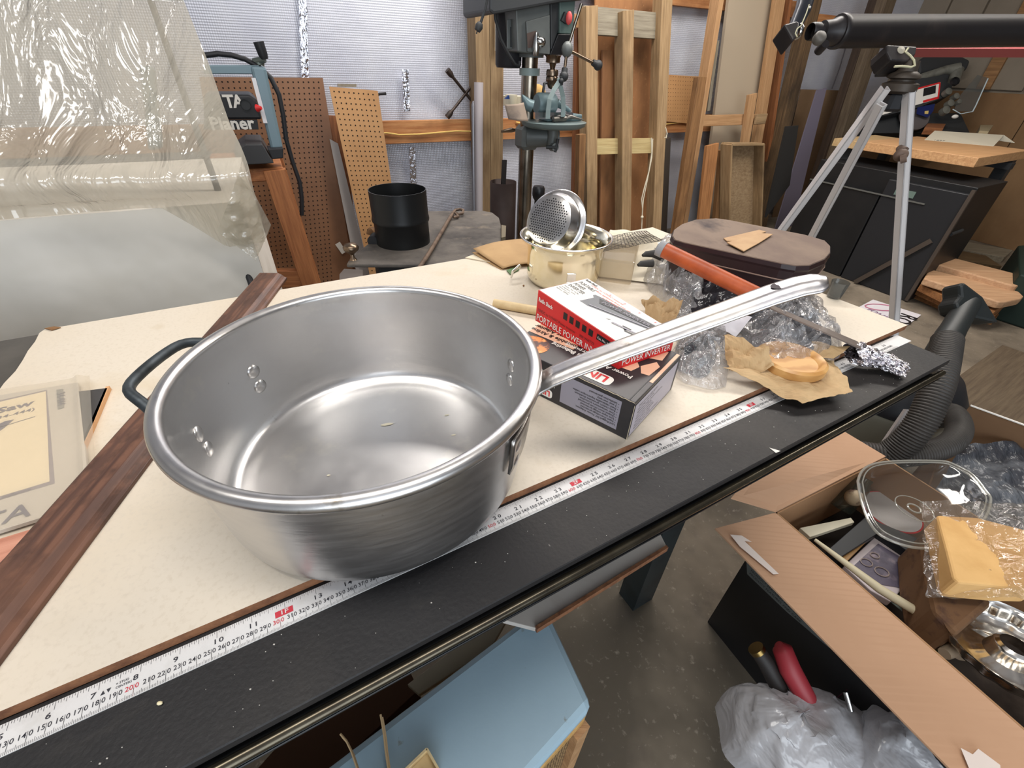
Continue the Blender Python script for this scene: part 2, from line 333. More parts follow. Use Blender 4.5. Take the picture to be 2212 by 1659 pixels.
def sbox(name, u0, u1, v0, v1, z0, z1, m, par, bev=.001):
    c = S((u0+u1)/2, (v0+v1)/2, (z0+z1)/2); M = MS.copy(); M.translation = c
    b = MB(); b.box((0, 0, 0), (u1-u0, v1-v0, z1-z0), bev=bev); return add_obj(name, b, m, par, M, local=True)
sbox('extension_table', -.9, .948, .171, .262, TS-.009, TS, M_black, saw)
sbox('extension_table', -.30, .948, .263, .925, TS-.016, TS, M_black, saw)
sbox('cast_iron_wing', -1.0, -.302, .263, .925, TS-.04, TS+.0004, M_iron, saw, .003)
sbox('front_rail', -1.0, .935, .1745, .179, TS-.0285, TS-.0095, M_railb, saw, .0005)
b = mbs(True); b.tube([S(-1.0, .1665, TS-.0175), S(.93, .1665, TS-.0175)], .0047, 20); add_obj('rail_tube', b, M_rail, saw)
sbox('rail_lip', -1.0, .93, .1635, .176, TS-.0285, TS-.0260, M_railb, saw, .0008)
for u_ in (.30, .90):
    sbox('bracket', u_, u_+.006, .181, .5, TS-.05, TS-.017, M_railb, saw)
M_leg = mat('leg_paint', srgb(44, 52, 54), .45, .2, [('noise', 8, srgb(30, 34, 36), .45, .7)])
for (uu, vv) in ((.675, .36), (.675, .88)):
    b = MB(); b.box(S(uu, vv, (TS-.02)/2), (.075, .006, TS-.02), US, NS, Z); b.box(S(uu-.035, vv+.028, (TS-.02)/2), (.006, .06, TS-.02), US, NS, Z); add_obj('leg', b, M_leg, saw)
sbox('cabinet', -.95, -.42, .30, .90, 0, TS-.041, mat('saw_cabinet', srgb(92, 96, 92), .5), saw, .004)
# measuring tape with its print
M_tp = mat('tape_white', srgb(214, 213, 212), .45, 0, [('noise', 30, srgb(196, 194, 190), .5, .8)])
M_ink = mat('tape_ink', srgb(46, 46, 54), .6); M_red = mat('tape_red', srgb(196, 52, 66), .6)
tp = sbox('measuring_tape', -.9, .958, .2345, .2575, TS, TS+.0006, M_tp, saw, 0)
u00 = -.377; zz = TS+.0009; ZR = TS+.0011
ink = MB(); red = MB(); wht = MB()
def rq(mb, ua, ub, va, vb, z=None): z = z or zz; mb.add([S(ua, va, z), S(ub, va, z), S(ub, vb, z), S(ua, vb, z)], [(0, 1, 2, 3)])
for mm in range(95, 1290):
    L_ = .0022 if mm % 5 else (.0034 if mm % 10 else .0062)
    rq(ink, u00+mm/1000-.00009, u00+mm/1000+.00009, .2348, .2348+L_)
    if mm % 10 == 0:
        tgt = red if mm % 100 == 0 else ink; s_ = str(mm)
        tgt.text(s_[:-1], S(u00+mm/1000-.0005, .2404, zz), US, NS, .0052, 'RIGHT', .004)
        tgt.text(s_[-1], S(u00+mm/1000+.0006, .2404, zz), US, NS, .0052, 'LEFT', .004)
        rq(tgt, u00+mm/1000-.00012, u00+mm/1000+.00012, .2348, .2440)
for q in range(16*4, 16*51):
    x = u00+q*25.4/16000
    L_ = .0058 if q % 16 == 0 else (.0042 if q % 8 == 0 else (.0034 if q % 4 == 0 else (.0026 if q % 2 == 0 else .0018)))
    rq(ink, x-.0001, x+.0001, .2572-L_, .2572)
    if q % 16 == 0:
        n = q//16
        if n % 12 == 0:
            rq(red, x-.008, x+.006, .2455, .2510); wht.text('%dF' % (n//12), S(x-.001, .2465, ZR), US, NS, .0056, 'CENTER', .01, 1.3)
        else:
            s_ = str(n)
            if len(s_) == 2: ink.text(s_[0], S(x-.0008, .2468, zz), US, NS, .0056, 'RIGHT', .012, 1.3); ink.text(s_[1], S(x+.0012, .2468, zz), US, NS, .0056, 'LEFT', .012, 1.3)
            else: ink.text(s_, S(x-.001, .2468, zz), US, NS, .0056, 'RIGHT', .012, 1.3)
x = u00+7*.0254
for k, sgn in ((0, 1), (1, -1)):
    cx_ = x+.003+.0034*k; ink.add([S(cx_-.0014, .2478-.0014*sgn, zz), S(cx_+.0014, .2478-.0014*sgn, zz), S(cx_, .2478+.0016*sgn, zz)], [(0, 1, 2)])
ink.text('= STUD', S(x+.0145, .2492, zz), US, NS, .0024, 'CENTER', .01); ink.text('CENTERS', S(x+.0155, .2463, zz), US, NS, .0024, 'CENTER', .01)
red.text('1 FOOT', S(x-.044, .2475, zz), US, NS, .0022, 'CENTER', .01) if False else None
for q_ in (add_obj('scale_print', ink, M_ink, tp), add_obj('scale_print', red, M_red, tp), add_obj('scale_print', wht, M_tp, tp)): q_['kind'] = 'stuff'
# white hardboard panel lying on the saw
M_white = mat('white_panel_face', srgb(214, 203, 186), .55, 0, [('noise', 4, srgb(210, 196, 174), .45, .8), ('noise', 14, srgb(196, 180, 154), .64, .84), ('noise', 200, srgb(206, 194, 176), .5, .7), ('noise', 3, srgb(202, 184, 154), .6, .8, (1, 1.6, 1))], (300, .1, .0006))
M_hb = mat('hardboard_edge', srgb(136, 92, 62), .85, 0, [('noise', 80, srgb(104, 66, 44), .4, .7)], (200, .5, .002))
b = MB(); random.seed(3)
ub, ut = TS, T
outl = [(-.385, .262), (.40, .260), (.995, .262), (.988, .44), (.985, .917), (.4, .917), (-.36, .916)]
for k in range(22): outl.append((-.362-.018*(k/21)+random.uniform(-.004, .003), .905-.635*(k/21)))
n = len(outl)
b.add([S(u_, v_, ub+.0002) for u_, v_ in outl]+[S(u_, v_, ut) for u_, v_ in outl], [])
b.cur = 1
for i in range(n): b.add([], []); b.f.append([i, (i+1) % n, n+(i+1) % n, n+i]); b.m.append(1); b.sm.append(False)
b.f.append(list(range(n, 2*n))); b.m.append(0); b.sm.append(False); b.f.append(list(range(n))[::-1]); b.m.append(1); b.sm.append(False)
tag(add_obj('hardboard_panel', b, [M_white, M_hb]), 'large white-faced hardboard panel with brown edge lying on the table saw', 'board')
# ================================================================== aluminium pan
M_al = mat('worn_aluminium', srgb(214, 213, 212), .33, 1, [('noise', 5, srgb(198, 196, 195), .4, .7), ('noise', 14, srgb(224, 222, 217), .60, .72), ('noise', 70, srgb(140, 134, 126), .72, .8)], (30, .12, .002, (1, 1, 6)))
M_alrim = mat('worn_aluminium_rim', srgb(212, 210, 208), .3, 1, [('noise', 30, srgb(150, 140, 126), .62, .75)], (60, .15, .001))
M_rod = mat('dull_dark_steel', srgb(74, 80, 84), .5, .7, [('noise', 40, srgb(48, 52, 54), .45, .7)], (80, .3, .001))
PC = Vector((-.1474, .3526, T)); pan = thing('saute_pan', 'large dented aluminium pan with long handle and grey loop handle, in front', 'pan', PC)
R1, HB = .1665, .129
prof = [(0, .0005), (.10, .0005), (.142, .0005), (.148, .0015), (.1535, .005), (.1568, .0105), (.158, .018), (.1592, .032)]+[(.1592+(R1-.1592)*k/8, .032+(HB-.034)*k/8) for k in range(1, 9)]
lipc = (R1+.0035, HB+.001)
lip = [(lipc[0]+.0062*math.cos(a), lipc[1]+.0058*math.sin(a)) for a in [math.radians(x) for x in (230, 270, 310, 350, 30, 70, 110, 150, 185)]]
inner = [(R1-.0022-(R1-.0022-.157)*k/8, HB-.004-(HB-.034)*k/8) for k in range(9)]+[(.1558, .018), (.1525, .010), (.148, .006), (.142, .0042), (.136, .0052), (.130, .0036), (.11, .003), (.05, .0028), (0, .003)]
b = mbs(True); b.lathe(prof+lip+inner, PC, n=160); body = add_obj('body', b, M_al, pan)
b = mbs(True); b.lathe([(lipc[0]+.0066*math.cos(math.radians(x)), lipc[1]+.0062*math.sin(math.radians(x))) for x in range(-130, 191, 20)], PC, n=160); add_obj('rolled_rim', b, M_alrim, pan)
def rad(deg, r, z): a = math.radians(deg); return PC+Vector((math.cos(a)*r, math.sin(a)*r, z))
def radius_at(z): return .1585+(R1-.1585)*(z-.018)/(HB-.02)
def rivet(deg, z, inside, r=.0084, par=None):
    rr = radius_at(z)-(.0022 if inside else -.0); rr = rr if inside else rr+.003
    d = Vector((math.cos(math.radians(deg)), math.sin(math.radians(deg)), 0)); d = -d if inside else d
    b = mbs(True); b.lathe([(r, -.001), (r*.97, .0006), (r*.8, .0017), (r*.5, .0025), (0, .0029)], rad(deg, rr, z), d, 20); return add_obj('rivet', b, M_alrim, par or pan)
for dg in (160.7, -161.3):
    for z_ in (.077, .0565): rivet(dg, z_, True)
for dg in (25.5, -22.2):
    for z_, z2 in ((.086, .088), (.066, .069)): rivet(dg, z_, True); rivet(dg, z2, False)
# loop handle: rod bent into a wide U, flattened ears riveted under the rim
pts = []
for sg in (1,):
    A0 = [rad(160, .168, .070), rad(160, .1735, .085), rad(159.6, .181, .104), Vector((-.335, .4045, T+.116)), Vector((-.349, .4005, T+.119)), Vector((-.3565, .392, T+.1205)), Vector((-.359, .378, T+.121))]
    B0 = [Vector((-.360, .353, T+.1215))]
    C0 = [Vector((-.359, .329, T+.121)), Vector((-.3565, .315, T+.1205)), Vector((-.349, .3065, T+.119)), Vector((-.335, .3005, T+.116)), rad(-160, .181, .104), rad(-160, .1735, .085), rad(-160, .168, .070)]
    pts = A0+B0+C0
b = mbs(True); b.tube(pts, [.0052]*len(pts), 14); add_obj('loop_handle', b, M_rod, pan, subsurf=1)
# long handle: a channel with a riveted base plate
M_hand = mat('worn_handle', srgb(206, 200, 190), .33, 1, [('noise', 60, srgb(120, 98, 72), .66, .78), ('noise', 8, srgb(184, 182, 186), .45, .6)], (50, .25, .002))
ang = math.radians(1.6); hx = Vector((math.cos(ang), math.sin(ang), 0)); hy = Vector((-math.sin(ang), math.cos(ang), 0))
path = [(.169, .108), (.176, .117), (.188, .126), (.21, .138), (.25, .158), (.30, .182), (.34, .201), (.375, .218), (.395, .226), (.408, .229), (.418, .2285)]
def hp(t):
    L_ = len(path)-1; i = min(int(t*L_), L_-1); k = t*L_-i; p = path[i]; q = path[i+1]; return Vector((p[0]+(q[0]-p[0])*k, 0, p[1]+(q[1]-p[1])*k))
NU = 40
def chan(i, j):
    p = hp(i); s_ = (j-.5)*2
    w = .0150-.002*i; dep = .0085
    if i > .9: k = (i-.9)/.1; w *= math.sqrt(max(0, 1-k*k*.93)); dep *= (1-.6*k)
    if i < .08: dep *= .9
    a = s_*1.25; y = math.sin(a)/math.sin(1.25)*w; h = -(1-math.cos(a))*dep/(1-math.cos(1.25))
    if abs(s_) > .82: y += (1 if s_ > 0 else -1)*(abs(s_)-.82)*.011
    if abs(s_) < .35: h -= .0012*math.cos(s_/.35*PI/2)*(1 if .12 < i < .93 else 0)
    return PC+hx*p.x+Z*(p.z+h)+hy*y
b = mbs(True); b.grid(chan, 60, 20); lh = add_obj('long_handle', b, M_hand, pan, solid=.0022)
p = hp(.915); b = mbs(True); nrm = Vector((-.35, 0, 1)).normalized(); b.lathe([(.0066, 0), (0, .0002)], PC+hx*.383+Z*.2205, nrm, 20)
for v_ in b.v: v_ += hx*((v_-(PC+hx*.383+Z*.2205)).dot(hx))*.6
add_obj('hanging_hole', b, mat('dark_hole', srgb(38, 22, 34), .6), lh)
# base plate hugging the wall outside, spreading to both rivet pairs
def plate(i, j):
    dg = -27+54*i; z_ = .058+.050*j
    edge = abs(i-.5)*2; top = .108-.004*edge; z_ = .060+(top-.060)*j+(.012*(1-edge) if j == 0 else 0)
    if edge < .55: z_ = z_+(.02*(1-edge/.55))*(1-j)
    return rad(dg+.01, radius_at(z_)+.0034, z_)
b = mbs(True); b.grid(plate, 28, 6); add_obj('handle_bracket', b, mat('bracket_metal', srgb(176, 172, 168), .3, 1, [('noise', 25, srgb(70, 46, 38), .55, .72)]), pan, solid=.0026)
# chalky scale on the pan floor
M_sc = mat('lime_scale', srgb(196, 190, 170), .6)
b = MB(); random.seed(5)
def blob(cx, cy, rx, ry, rot, n=18):
    vs = []
    for k in range(n):
        a = 2*PI*k/n; q = 1+.3*mnoise.noise(Vector((cx*90+math.cos(a)*2, cy*90+math.sin(a)*2, 1)))
        x = rx*q*math.cos(a); y = ry*q*math.sin(a); vs.append(Vector((cx+x*math.cos(rot)-y*math.sin(rot), cy+x*math.sin(rot)+y*math.cos(rot), T+.00345)))
    b.add(vs, [list(range(n))])
p = H(836, 917, T+.003); blob(p.x, p.y, .0075, .0022, .3)
p = H(710, 1027, T+.003); blob(p.x, p.y, .002, .001, .3)
for x, y in ((965, 897), (980, 940)): p = H(x, y, T+.003); blob(p.x, p.y, .003, .0012, .3)
add_obj('scale_spots', b, M_sc, pan)['kind'] = 'stuff'
# ================================================================== oak moulding strip
M_oak = mat('stained_oak', srgb(112, 78, 62), .45, 0, [('noise', 24, srgb(80, 56, 46), .46, .60, (.95, 1.3, 1)), ('wave', 9, srgb(86, 60, 50), .35, .95, (.5, 2.4, 1)), ('noise', 120, srgb(60, 38, 30), .5, .85, (.05, 1.5, 1.5)), ('noise', 4, srgb(134, 92, 68), .5, .8)], (160, .3, .001, (.04, 2, 2)))
a0 = H(-60, 1430); a1 = H(592, 612)
p0 = (H(0, 1250)+H(0, 1455))/2; p1 = (H(575, 604)+H(610, 604))/2
dirx = (p1-p0).normalized(); p0 = p0-dirx*.25
x, y, z = frame(dirx); wO = .052
Lo = (p1-p0).length; c = (p0+p1)/2
M = Matrix(((x.x, y.x, z.x, c.x), (x.y, y.y, z.y, c.y), (x.z, y.z, z.z, T), (0, 0, 0, 1)))
pr = [(-wO/2, 0), (-wO/2, .0045), (-wO/2+.004, .006), (-wO/2+.008, .0105), (-wO/2+.015, .0145), (wO/2-.003, .0155), (wO/2, .0135), (wO/2, 0)]
b = MB(); b.prism([Vector((-Lo/2, yy, zz_)) for yy, zz_ in pr], (Lo, 0, 0)); tag(add_obj('oak_moulding', b, M_oak, None, M, local=True, bevel=.0008), 'dark stained oak moulding strip running under the big aluminium pan', 'moulding')
# ================================================================== boxes
def pbox(name, label, cat, corners, z0, z1, mat_list, rough=0):
    """box from four level corners (counter-clockwise) between z0 and z1"""
    b = MB(); cs = [Vector((c.x, c.y, 0)) for c in corners]
    b.add([Vector((c.x, c.y, z0)) for c in cs]+[Vector((c.x, c.y, z1)) for c in cs], [(3, 2, 1, 0), (4, 5, 6, 7), (0, 1, 5, 4), (1, 2, 6, 5), (2, 3, 7, 6), (3, 0, 4, 7)])
    return b
M_bk = mat('print_black', srgb(44, 42, 44), .38, 0, [('noise', 20, srgb(58, 54, 54), .5, .8)]); M_gr = mat('print_grey', srgb(140, 136, 146), .4); M_wh = mat('print_white', srgb(226, 222, 214), .45); M_rd = mat('print_red', srgb(206, 40, 42), .4, 0, [('noise', 30, srgb(184, 32, 36), .5, .8)])
M_or = mat('print_peach', srgb(226, 178, 148), .42); M_fire = mat('print_amber', srgb(226, 132, 54), .4, 0, [('noise', 45, srgb(70, 30, 20), .46, .54), ('noise', 50, srgb(252, 210, 140), .58, .72)]); M_dk = mat('print_dark', srgb(30, 30, 32), .4); M_edge = mat('worn_card_edge', srgb(190, 176, 150), .8)
def qmap(P00, P10, P11, P01, W_, H_, e=.0004):
    """print surface: local (x, y) in metres on a slightly warped carton face -> world"""
    n = ((P10-P00).cross(P01-P00)).normalized()
    def f(x, y, k=1):
        s_, t_ = x/W_, y/H_
        return (P00*(1-s_)+P10*s_)*(1-t_)+(P01*(1-s_)+P11*s_)*t_+n*e*k
    return f
def pt_(mb, f, s_, x, y, sz, al='LEFT', bo=0, k=2, rot=1):
    vs, fs, wd = glyph(s_, bo); off = {'LEFT': 0, 'CENTER': -wd/2, 'RIGHT': -wd}[al]; mb.add([f(x+rot*(a+off)*sz, y+rot*b_*sz, k) for a, b_ in vs], fs)
def pw_(mb, f, s_, x0, x1, y, h, bo=0, k=2):
    vs, fs, wd = glyph(s_, bo); mb.add([f(x0+a/wd*(x1-x0), y+b_*h/.70, k) for a, b_ in vs], fs)
def pp_(mb, f, pts, k=1): mb.add([f(x, y, k) for x, y in pts], [list(range(len(pts)))])
def pill(mb, f, x0, x1, y0, y1, k=1):
    r_ = (y1-y0)/2*.7; vs = []
    for cx_, cy_, a0_ in ((x1-r_, y1-r_, 0), (x0+r_, y1-r_, 90), (x0+r_, y0+r_, 180), (x1-r_, y0+r_, 270)):
        for q in range(6): a = math.radians(a0_+18*q); vs.append((cx_+r_*math.cos(a), cy_+r_*math.sin(a)))
    pp_(mb, f, vs, k)
ZL = .0586; A = Vector((.1434, .3936, T)); yaw_ = .9002; ex = Vector((math.cos(yaw_), math.sin(yaw_), 0)); ey = Vector((-math.sin(yaw_), math.cos(yaw_), 0)); Ls, Ll = .1398, .195; zv = Z*ZL
lb = thing('adapter_box', 'black and grey power adapter carton lying on the white panel', 'box', A+ex*Ls/2+ey*Ll/2)
b = MB(); b.prism([A, A+ex*Ls, A+ex*Ls+ey*Ll, A+ey*Ll], zv); add_obj('carton', b, M_bk, lb, bevel=.0012)
# faces: x runs along +ey from the near corner; tops of the letters point to the reader's feet
fT = qmap(A+zv, A+ey*Ll+zv, A+ey*Ll+ex*Ls+zv, A+ex*Ls+zv, Ll, Ls, -.0004)
fS = qmap(A+zv, A+ey*Ll+zv, A+ey*Ll, A, Ll, ZL, .0004 if ((ey*Ll).cross(-zv)).dot(ex) < 0 else -.0004)
fE = qmap(A+ex*0, A+ex*Ls, A+ex*Ls+zv, A+zv, Ls, ZL, .0004 if (ex.cross(Z)).dot(ey) < 0 else -.0004)
pe = MB(); pp_(pe, fT, [(.118, .050), (.194, .050), (.194, Ls-.001), (.118, Ls-.001)]); pp_(pe, fT, [(.0015, .050), (.006, .050), (.006, Ls-.004), (.0015, Ls-.004)]); pp_(pe, fT, [(.012, .062), (.022, .060), (.030, .075), (.018, .098), (.010, .090)]); pp_(pe, fT, [(.034, .056), (.046, .055), (.052, .070), (.040, .084), (.030, .072)]); pp_(pe, fT, [(.014, .106), (.030, .100), (.034, .128), (.016, .132)])
add_obj('print_panel', pe, M_or, lb)['kind'] = 'stuff'
fi = MB(); pp_(fi, fT, [(.168+.025*math.cos(a), .024+.0225*math.sin(a)) for a in [2*PI*k/28 for k in range(28)]]); add_obj('print_panel', fi, M_fire, lb)
w_ = MB(); pill(w_, fT, .040, .098, .007, .0275); add_obj('logo_plate', w_, M_wh, lb)
w_ = MB(); pill(w_, fS, .113, .146, ZL-.0185, ZL-.005); add_obj('logo_plate', w_, M_wh, lb)
def ft(mb, s_, x, y, sz, bo=0, al='LEFT'):      # upside-down for this viewer: text advances with +ey, letter tops towards -ex
    vs, fs, wd = glyph(s_, bo); off = {'LEFT': 0, 'CENTER': -wd/2}[al]; mb.add([fT(x+(a+off)*sz, y-b_*sz, 2) for a, b_ in vs], fs)
def fs_(mb, s_, x, z_, sz, bo=0, al='LEFT', st=1):
    vs, fs, wd = glyph(s_, bo); off = {'LEFT': 0, 'CENTER': -wd/2}[al]; mb.add([fS(x+(a+off)*sz*st, ZL-z_-b_*sz, 2) for a, b_ in vs], fs)
def fs_(mb, s_, x, z_, sz, bo=0, al='LEFT', st=1):
    vs, fs, wd = glyph(s_, bo); off = {'LEFT': 0, 'CENTER': -wd/2}[al]; mb.add([fS(x+(a+off)*sz*st, ZL-z_+b_*sz, 2) for a, b_ in vs], fs)
r_ = MB(); ft(r_, 'LIND', .069, .0245, .0195, .03, 'CENTER'); add_obj('logo_text', r_, M_rd, lb)
r_ = MB(); fs_(r_, 'LIND', .1295, .0158, .0118, .03, 'CENTER'); add_obj('logo_text', r_, M_rd, lb)
w_ = MB(); ft(w_, 'Power Accessories For', .026, .0465, .0105, .02); ft(w_, 'Mobile Computing', .055, .0585, .0105, .02); ft(w_, 'Adapting', .112, .0475, .0105, .02)
for k, t_ in enumerate(['Lind Electronics, Inc.', 'Lind DC Adapter', 'Minneapolis, MN', 'U.S.A.']): fs_(w_, t_, .110, .046-.0058*k, .0048, .01)
add_obj('printed_text', w_, M_wh, lb)
g = MB(); pp_(g, fS, [(.0155, ZL-.0525), (.1005, ZL-.0525), (.1005, ZL-.008), (.0155, ZL-.008)]); add_obj('print_panel', g, M_gr, lb)
t = MB(); lines = ['Lind Rugged DC Power Adapters:', '\u2022 Input overvoltage protected', '\u2022 Low input voltage protected', '\u2022 Output short circuit protected', '\u2022 Over temperature protection', '\u2022 Auto restart, protective shutdown', '\u2022 Field replaceable input/output cables', '\u2022 3 year warranty', '\u2022 Satisfaction guaranteed']
for k, s_ in enumerate(lines): fs_(t, s_, .018, .0155+.0041*k, .0042, .006)
ft(t, 'Automobile & Airline', .103, .0625, .0108, .025); ft(t, 'Power Adapter', .130, .0735, .0108, .025)
g = MB(); pp_(g, fE, [(.004, .003), (Ls-.010, .003), (Ls-.010, ZL-.006), (.004, ZL-.006)]); add_obj('print_panel', g, mat('print_lilac', srgb(172, 164, 172), .42), lb)
def fe_(mb, s_, x, z_, sz): vs, fs, wd = glyph(s_, .003); mb.add([fE(x+a*sz, z_+b_*sz, 2) for a, b_ in vs], fs)
for k in range(8): fe_(t, ('Applications: mobile computers and field use', 'Input voltage 12 to 32 VDC', 'Output connector cable supplied', 'Works in all automobiles and', 'aircraft outlets worldwide')[k % 5], .014, .008+.0052*k, .0040)
add_obj('printed_text', t, M_dk, lb)
random.seed(9)
b = mbs(); b.tube([A+zv+(ey*k*.004)+Z*random.uniform(-.0004, .0005)-ex*.0004 for k in range(0, 26)], .00045, 5); b.tube([A+Z*(k*.0045)-ey*.0003 for k in range(0, 13)], .0004, 5); add_obj('worn_edge', b, M_edge, lb)
b = MB(); b.prism([A+zv+ey*.0075+Z*.0002, A+zv+ey*.0090+Z*.0002, A+zv+ey*.0090+ex*(Ls-.002)+Z*.0002, A+zv+ey*.0075+ex*(Ls-.002)+Z*.0002], Z*.0004); add_obj('lid_slot', b, M_dk, lb)
# red and white inverter carton, slightly crushed towards its near end
zb = T+ZL+.0004
a0 = H(1335, 797.5, zb); b0 = H(1450, 757, zb); d0_ = H(1156.4, 692.2, zb); c0_ = b0+d0_-a0
a1 = a0+Z*.0345; b1 = H(1459.6, 718, zb+.034); d1_ = H(1163, 626.4, zb+.046); c1_ = H(1269, 601.3, zb+.0455); c0_ = Vector((c1_.x, c1_.y, zb)); 
Lg = (d0_-a0).length; Lf = (c1_-d1_).length; Lh = .04
print('INV', Lg, Lf)
ib = thing('inverter_box', 'red and white portable power inverter carton on top of the black carton', 'box', (a0+c0_)/2)
b = MB()
for q4_ in ((d1_, a1, b1, c1_), (d0_, a0, a1, d1_), (a0, b0, b1, a1), (b0, c0_, c1_, b1), (c0_, d0_, d1_, c1_), (a0, d0_, c0_, b0)):
    b.grid(lambda i, j, q=q4_: (q[0]*(1-i)+q[1]*i)*(1-j)+(q[3]*(1-i)+q[2]*i)*j, 8, 8)
add_obj('carton', b, M_rd, ib)
Lg = .1785; Lf = .099
g1 = qmap(d1_, a1, b1, c1_, Lg, Lf); g2 = qmap(d0_, a0, a1, d1_, Lg, Lh); g3 = qmap(a0, b0, b1, a1, Lf, Lh)
b = MB(); 
for i in range(6):
    for j in range(3): pp_(b, g1, [(.001+(Lg-.002)*i/6, .0012+(Lf-.002)*j/3), (.001+(Lg-.002)*(i+1)/6, .0012+(Lf-.002)*j/3), (.001+(Lg-.002)*(i+1)/6, .0012+(Lf-.002)*(j+1)/3), (.001+(Lg-.002)*i/6, .0012+(Lf-.002)*(j+1)/3)])
tp_ = add_obj('top_panel', b, M_wh, ib)
k_ = MB(); r_ = MB(); g_ = MB(); w_ = MB(); gk = MB()
pw_(k_, g1, 'PORTABLE', .006, .041, .074, .0078, .003); pw_(k_, g1, 'POWER', .006, .030, .063, .0078, .003); pw_(k_, g1, 'INVERTER', .006, .041, .052, .0078, .003); pw_(k_, g1, 'Radio Shack', .004, .030, .0905, .0050, .03)
pt_(r_, g1, '12VDC to 115VAC converter', .022, .0855, .0058); pt_(r_, g1, 'Runs appliances from your car', .042, .0785, .0058); pt_(r_, g1, 'or boat battery', .062, .0725, .0052)
for k in range(4): pt_(k_, g1, ('Power TVs, VCRs', 'computers, tools', 'from your car', 'battery. 300W')[k], .005, .0455-.0052*k, .0046)
for k in range(7): x = .056+.0145*k; pp_(r_, g1, [(x, .0885), (x+.008, .0885), (x+.0105, .0945), (x+.0025, .0945)])
pp_(r_, g1, [(.157, .088), (.177, .088), (.177, .0945), (.157, .0945)])
pp_(g_, g1, [(.046, .044), (.047, .070), (.055, .072), (.160, .0865), (.168, .078), (.168, .070), (.072, .034), (.055, .034)])
pp_(k_, g1, [(.062, .0675), (.158, .0835), (.164, .076), (.074, .056)], 2)
pp_(gk, g1, [(.070, .0375), (.168, .0735), (.168, .0755), (.070, .0395)], 3)
vs, fs, wd = glyph('POWER INVERTER', .01); ca, sa_ = math.cos(.18), math.sin(.18); gk.add([g1(.074+(a*ca-b_*sa_)*.0098, .059+(a*sa_+b_*ca)*.0098, 3) for a, b_ in vs], fs)
pp_(k_, g1, [(.020, .022), (.026, .030), (.034, .033), (.044, .028), (.044, .018), (.036, .014), (.026, .016)]); pp_(k_, g1, [(.108, .030), (.118, .038), (.160, .046), (.170, .044), (.172, .036), (.150, .030), (.122, .026)]); pp_(gk, g1, [(.125, .030), (.165, .040), (.165, .043), (.125, .034)], 3)
add_obj('print_panel', g_, mat('print_slate', srgb(98, 100, 104), .4), ib); add_obj('printed_text', gk, M_gr, ib)['kind'] = 'stuff'
pw_(w_, g2, 'PORTABLE POWER INVERTER', .003, .168, .0025, .0085, .004); pw_(w_, g2, 'Radio Shack', .004, .038, .0275, .0050, .03); pw_(k_, g2, '12VDC to 115VAC Power Inverter     300 WATTS', .004, .130, .0145, .0038)
for k in range(5): x = .062+.0135*k; pp_(k_, g2, [(x, .0245), (x+.0085, .0245), (x+.0085, .034), (x, .034)])
pp_(k_, g2, [(.132, .0255), (.168, .0255), (.168, .0345), (.132, .0345)]); pt_(w_, g2, 'Cat. No. 22-132', .134, .028, .0048, bo=.01, k=3)
pw_(w_, g3, 'PORTABLE', .004, .060, .0215, .0115, .004); pw_(w_, g3, 'POWER INVERTER', .004, .094, .0055, .0115, .004)
for q_ in (add_obj('printed_text', w_, M_wh, ib), add_obj('printed_text', k_, M_dk, ib), add_obj('printed_text', r_, mat('print_pink', srgb(222, 70, 62), .4), ib)): q_['kind'] = 'stuff'
# ================================================================== things leaning on the back wall
def LPt(px, py, vb, lean): return PL(px, py, G(0, vb, 0), NW-Z*lean)
def lean_board(name, label, cat, pt, pb, w, h, m, vb=2.8, lean=.12, parent=None, down=True, group=None, rag=0, zb=0.0):
    a = LPt(*pt, vb, lean); b_ = LPt(*pb, vb, lean); d = (b_-a).normalized()
    if down and abs(d.z) > .2: b_ = a+d*((zb+.002-a.z)/d.z)
    n = (NW*-1+Z*lean).normalized()
    o = slab(name, b_-n*(-h/2+h), a-n*(-h/2+h), w, h, m, parent, up=n, rag=rag)
    if parent is None: tag(o, label, cat, group)
    return o
M_w1 = wood('pine_warm', srgb(190, 150, 108), srgb(158, 118, 80)); M_w2 = wood('pine_old', srgb(168, 140, 104), srgb(130, 104, 72), 1, .75, (srgb(104, 84, 60), 3)); M_w3 = wood('pine_dark', srgb(142, 104, 66), srgb(104, 72, 42), 1, .75, (srgb(64, 44, 28), 3)); M_w4 = wood('pine_pale', srgb(196, 178, 130), srgb(170, 146, 98)); M_grey = wood('weathered_wood', srgb(150, 142, 124), srgb(116, 106, 90)); M_red = wood('redwood', srgb(150, 96, 58), srgb(110, 66, 38))
M_osb = mat('stained_plywood', srgb(168, 118, 76), .75, 0, [('noise', 3, srgb(120, 82, 52), .42, .66, (1, 1, .4)), ('noise', 2.2, srgb(60, 44, 34), .55, .72, (1, 1, .35)), ('noise', 50, srgb(196, 146, 98), .6, .85)])
M_beige = mat('beige_panel', srgb(176, 160, 138), .7, 0, [('wave', 3, srgb(160, 142, 120), .5, 1, (.1, 1, 1))])
def hang(name, label, cat, quad, vb, lean, th, m, ext=False, group=None):
    """flat leaning sheet from a pixel quad on the leaning plane; last two corners carried down to the floor"""
    q = [LPt(x, y, vb, lean) for x, y in quad]
    if ext:
        for i, j in ((3, 0), (2, 1)):
            d = (q[i]-q[j]).normalized(); q[i] = q[j]+d*((.003-q[j].z)/d.z)
    n = (NW*-1+Z*lean).normalized(); b = MB(); b.prism([p-n*th for p in q], n*th)
    x = (q[1]-q[0]).normalized(); y = n.cross(x); c = q[3]
    M = Matrix(((x.x, n.x, y.x, c.x), (x.y, n.y, y.y, c.y), (x.z, n.z, y.z, c.z), (0, 0, 0, 1)))
    o = add_obj(name, b, m, None, M); tag(o, label, cat, group); return o, q, n
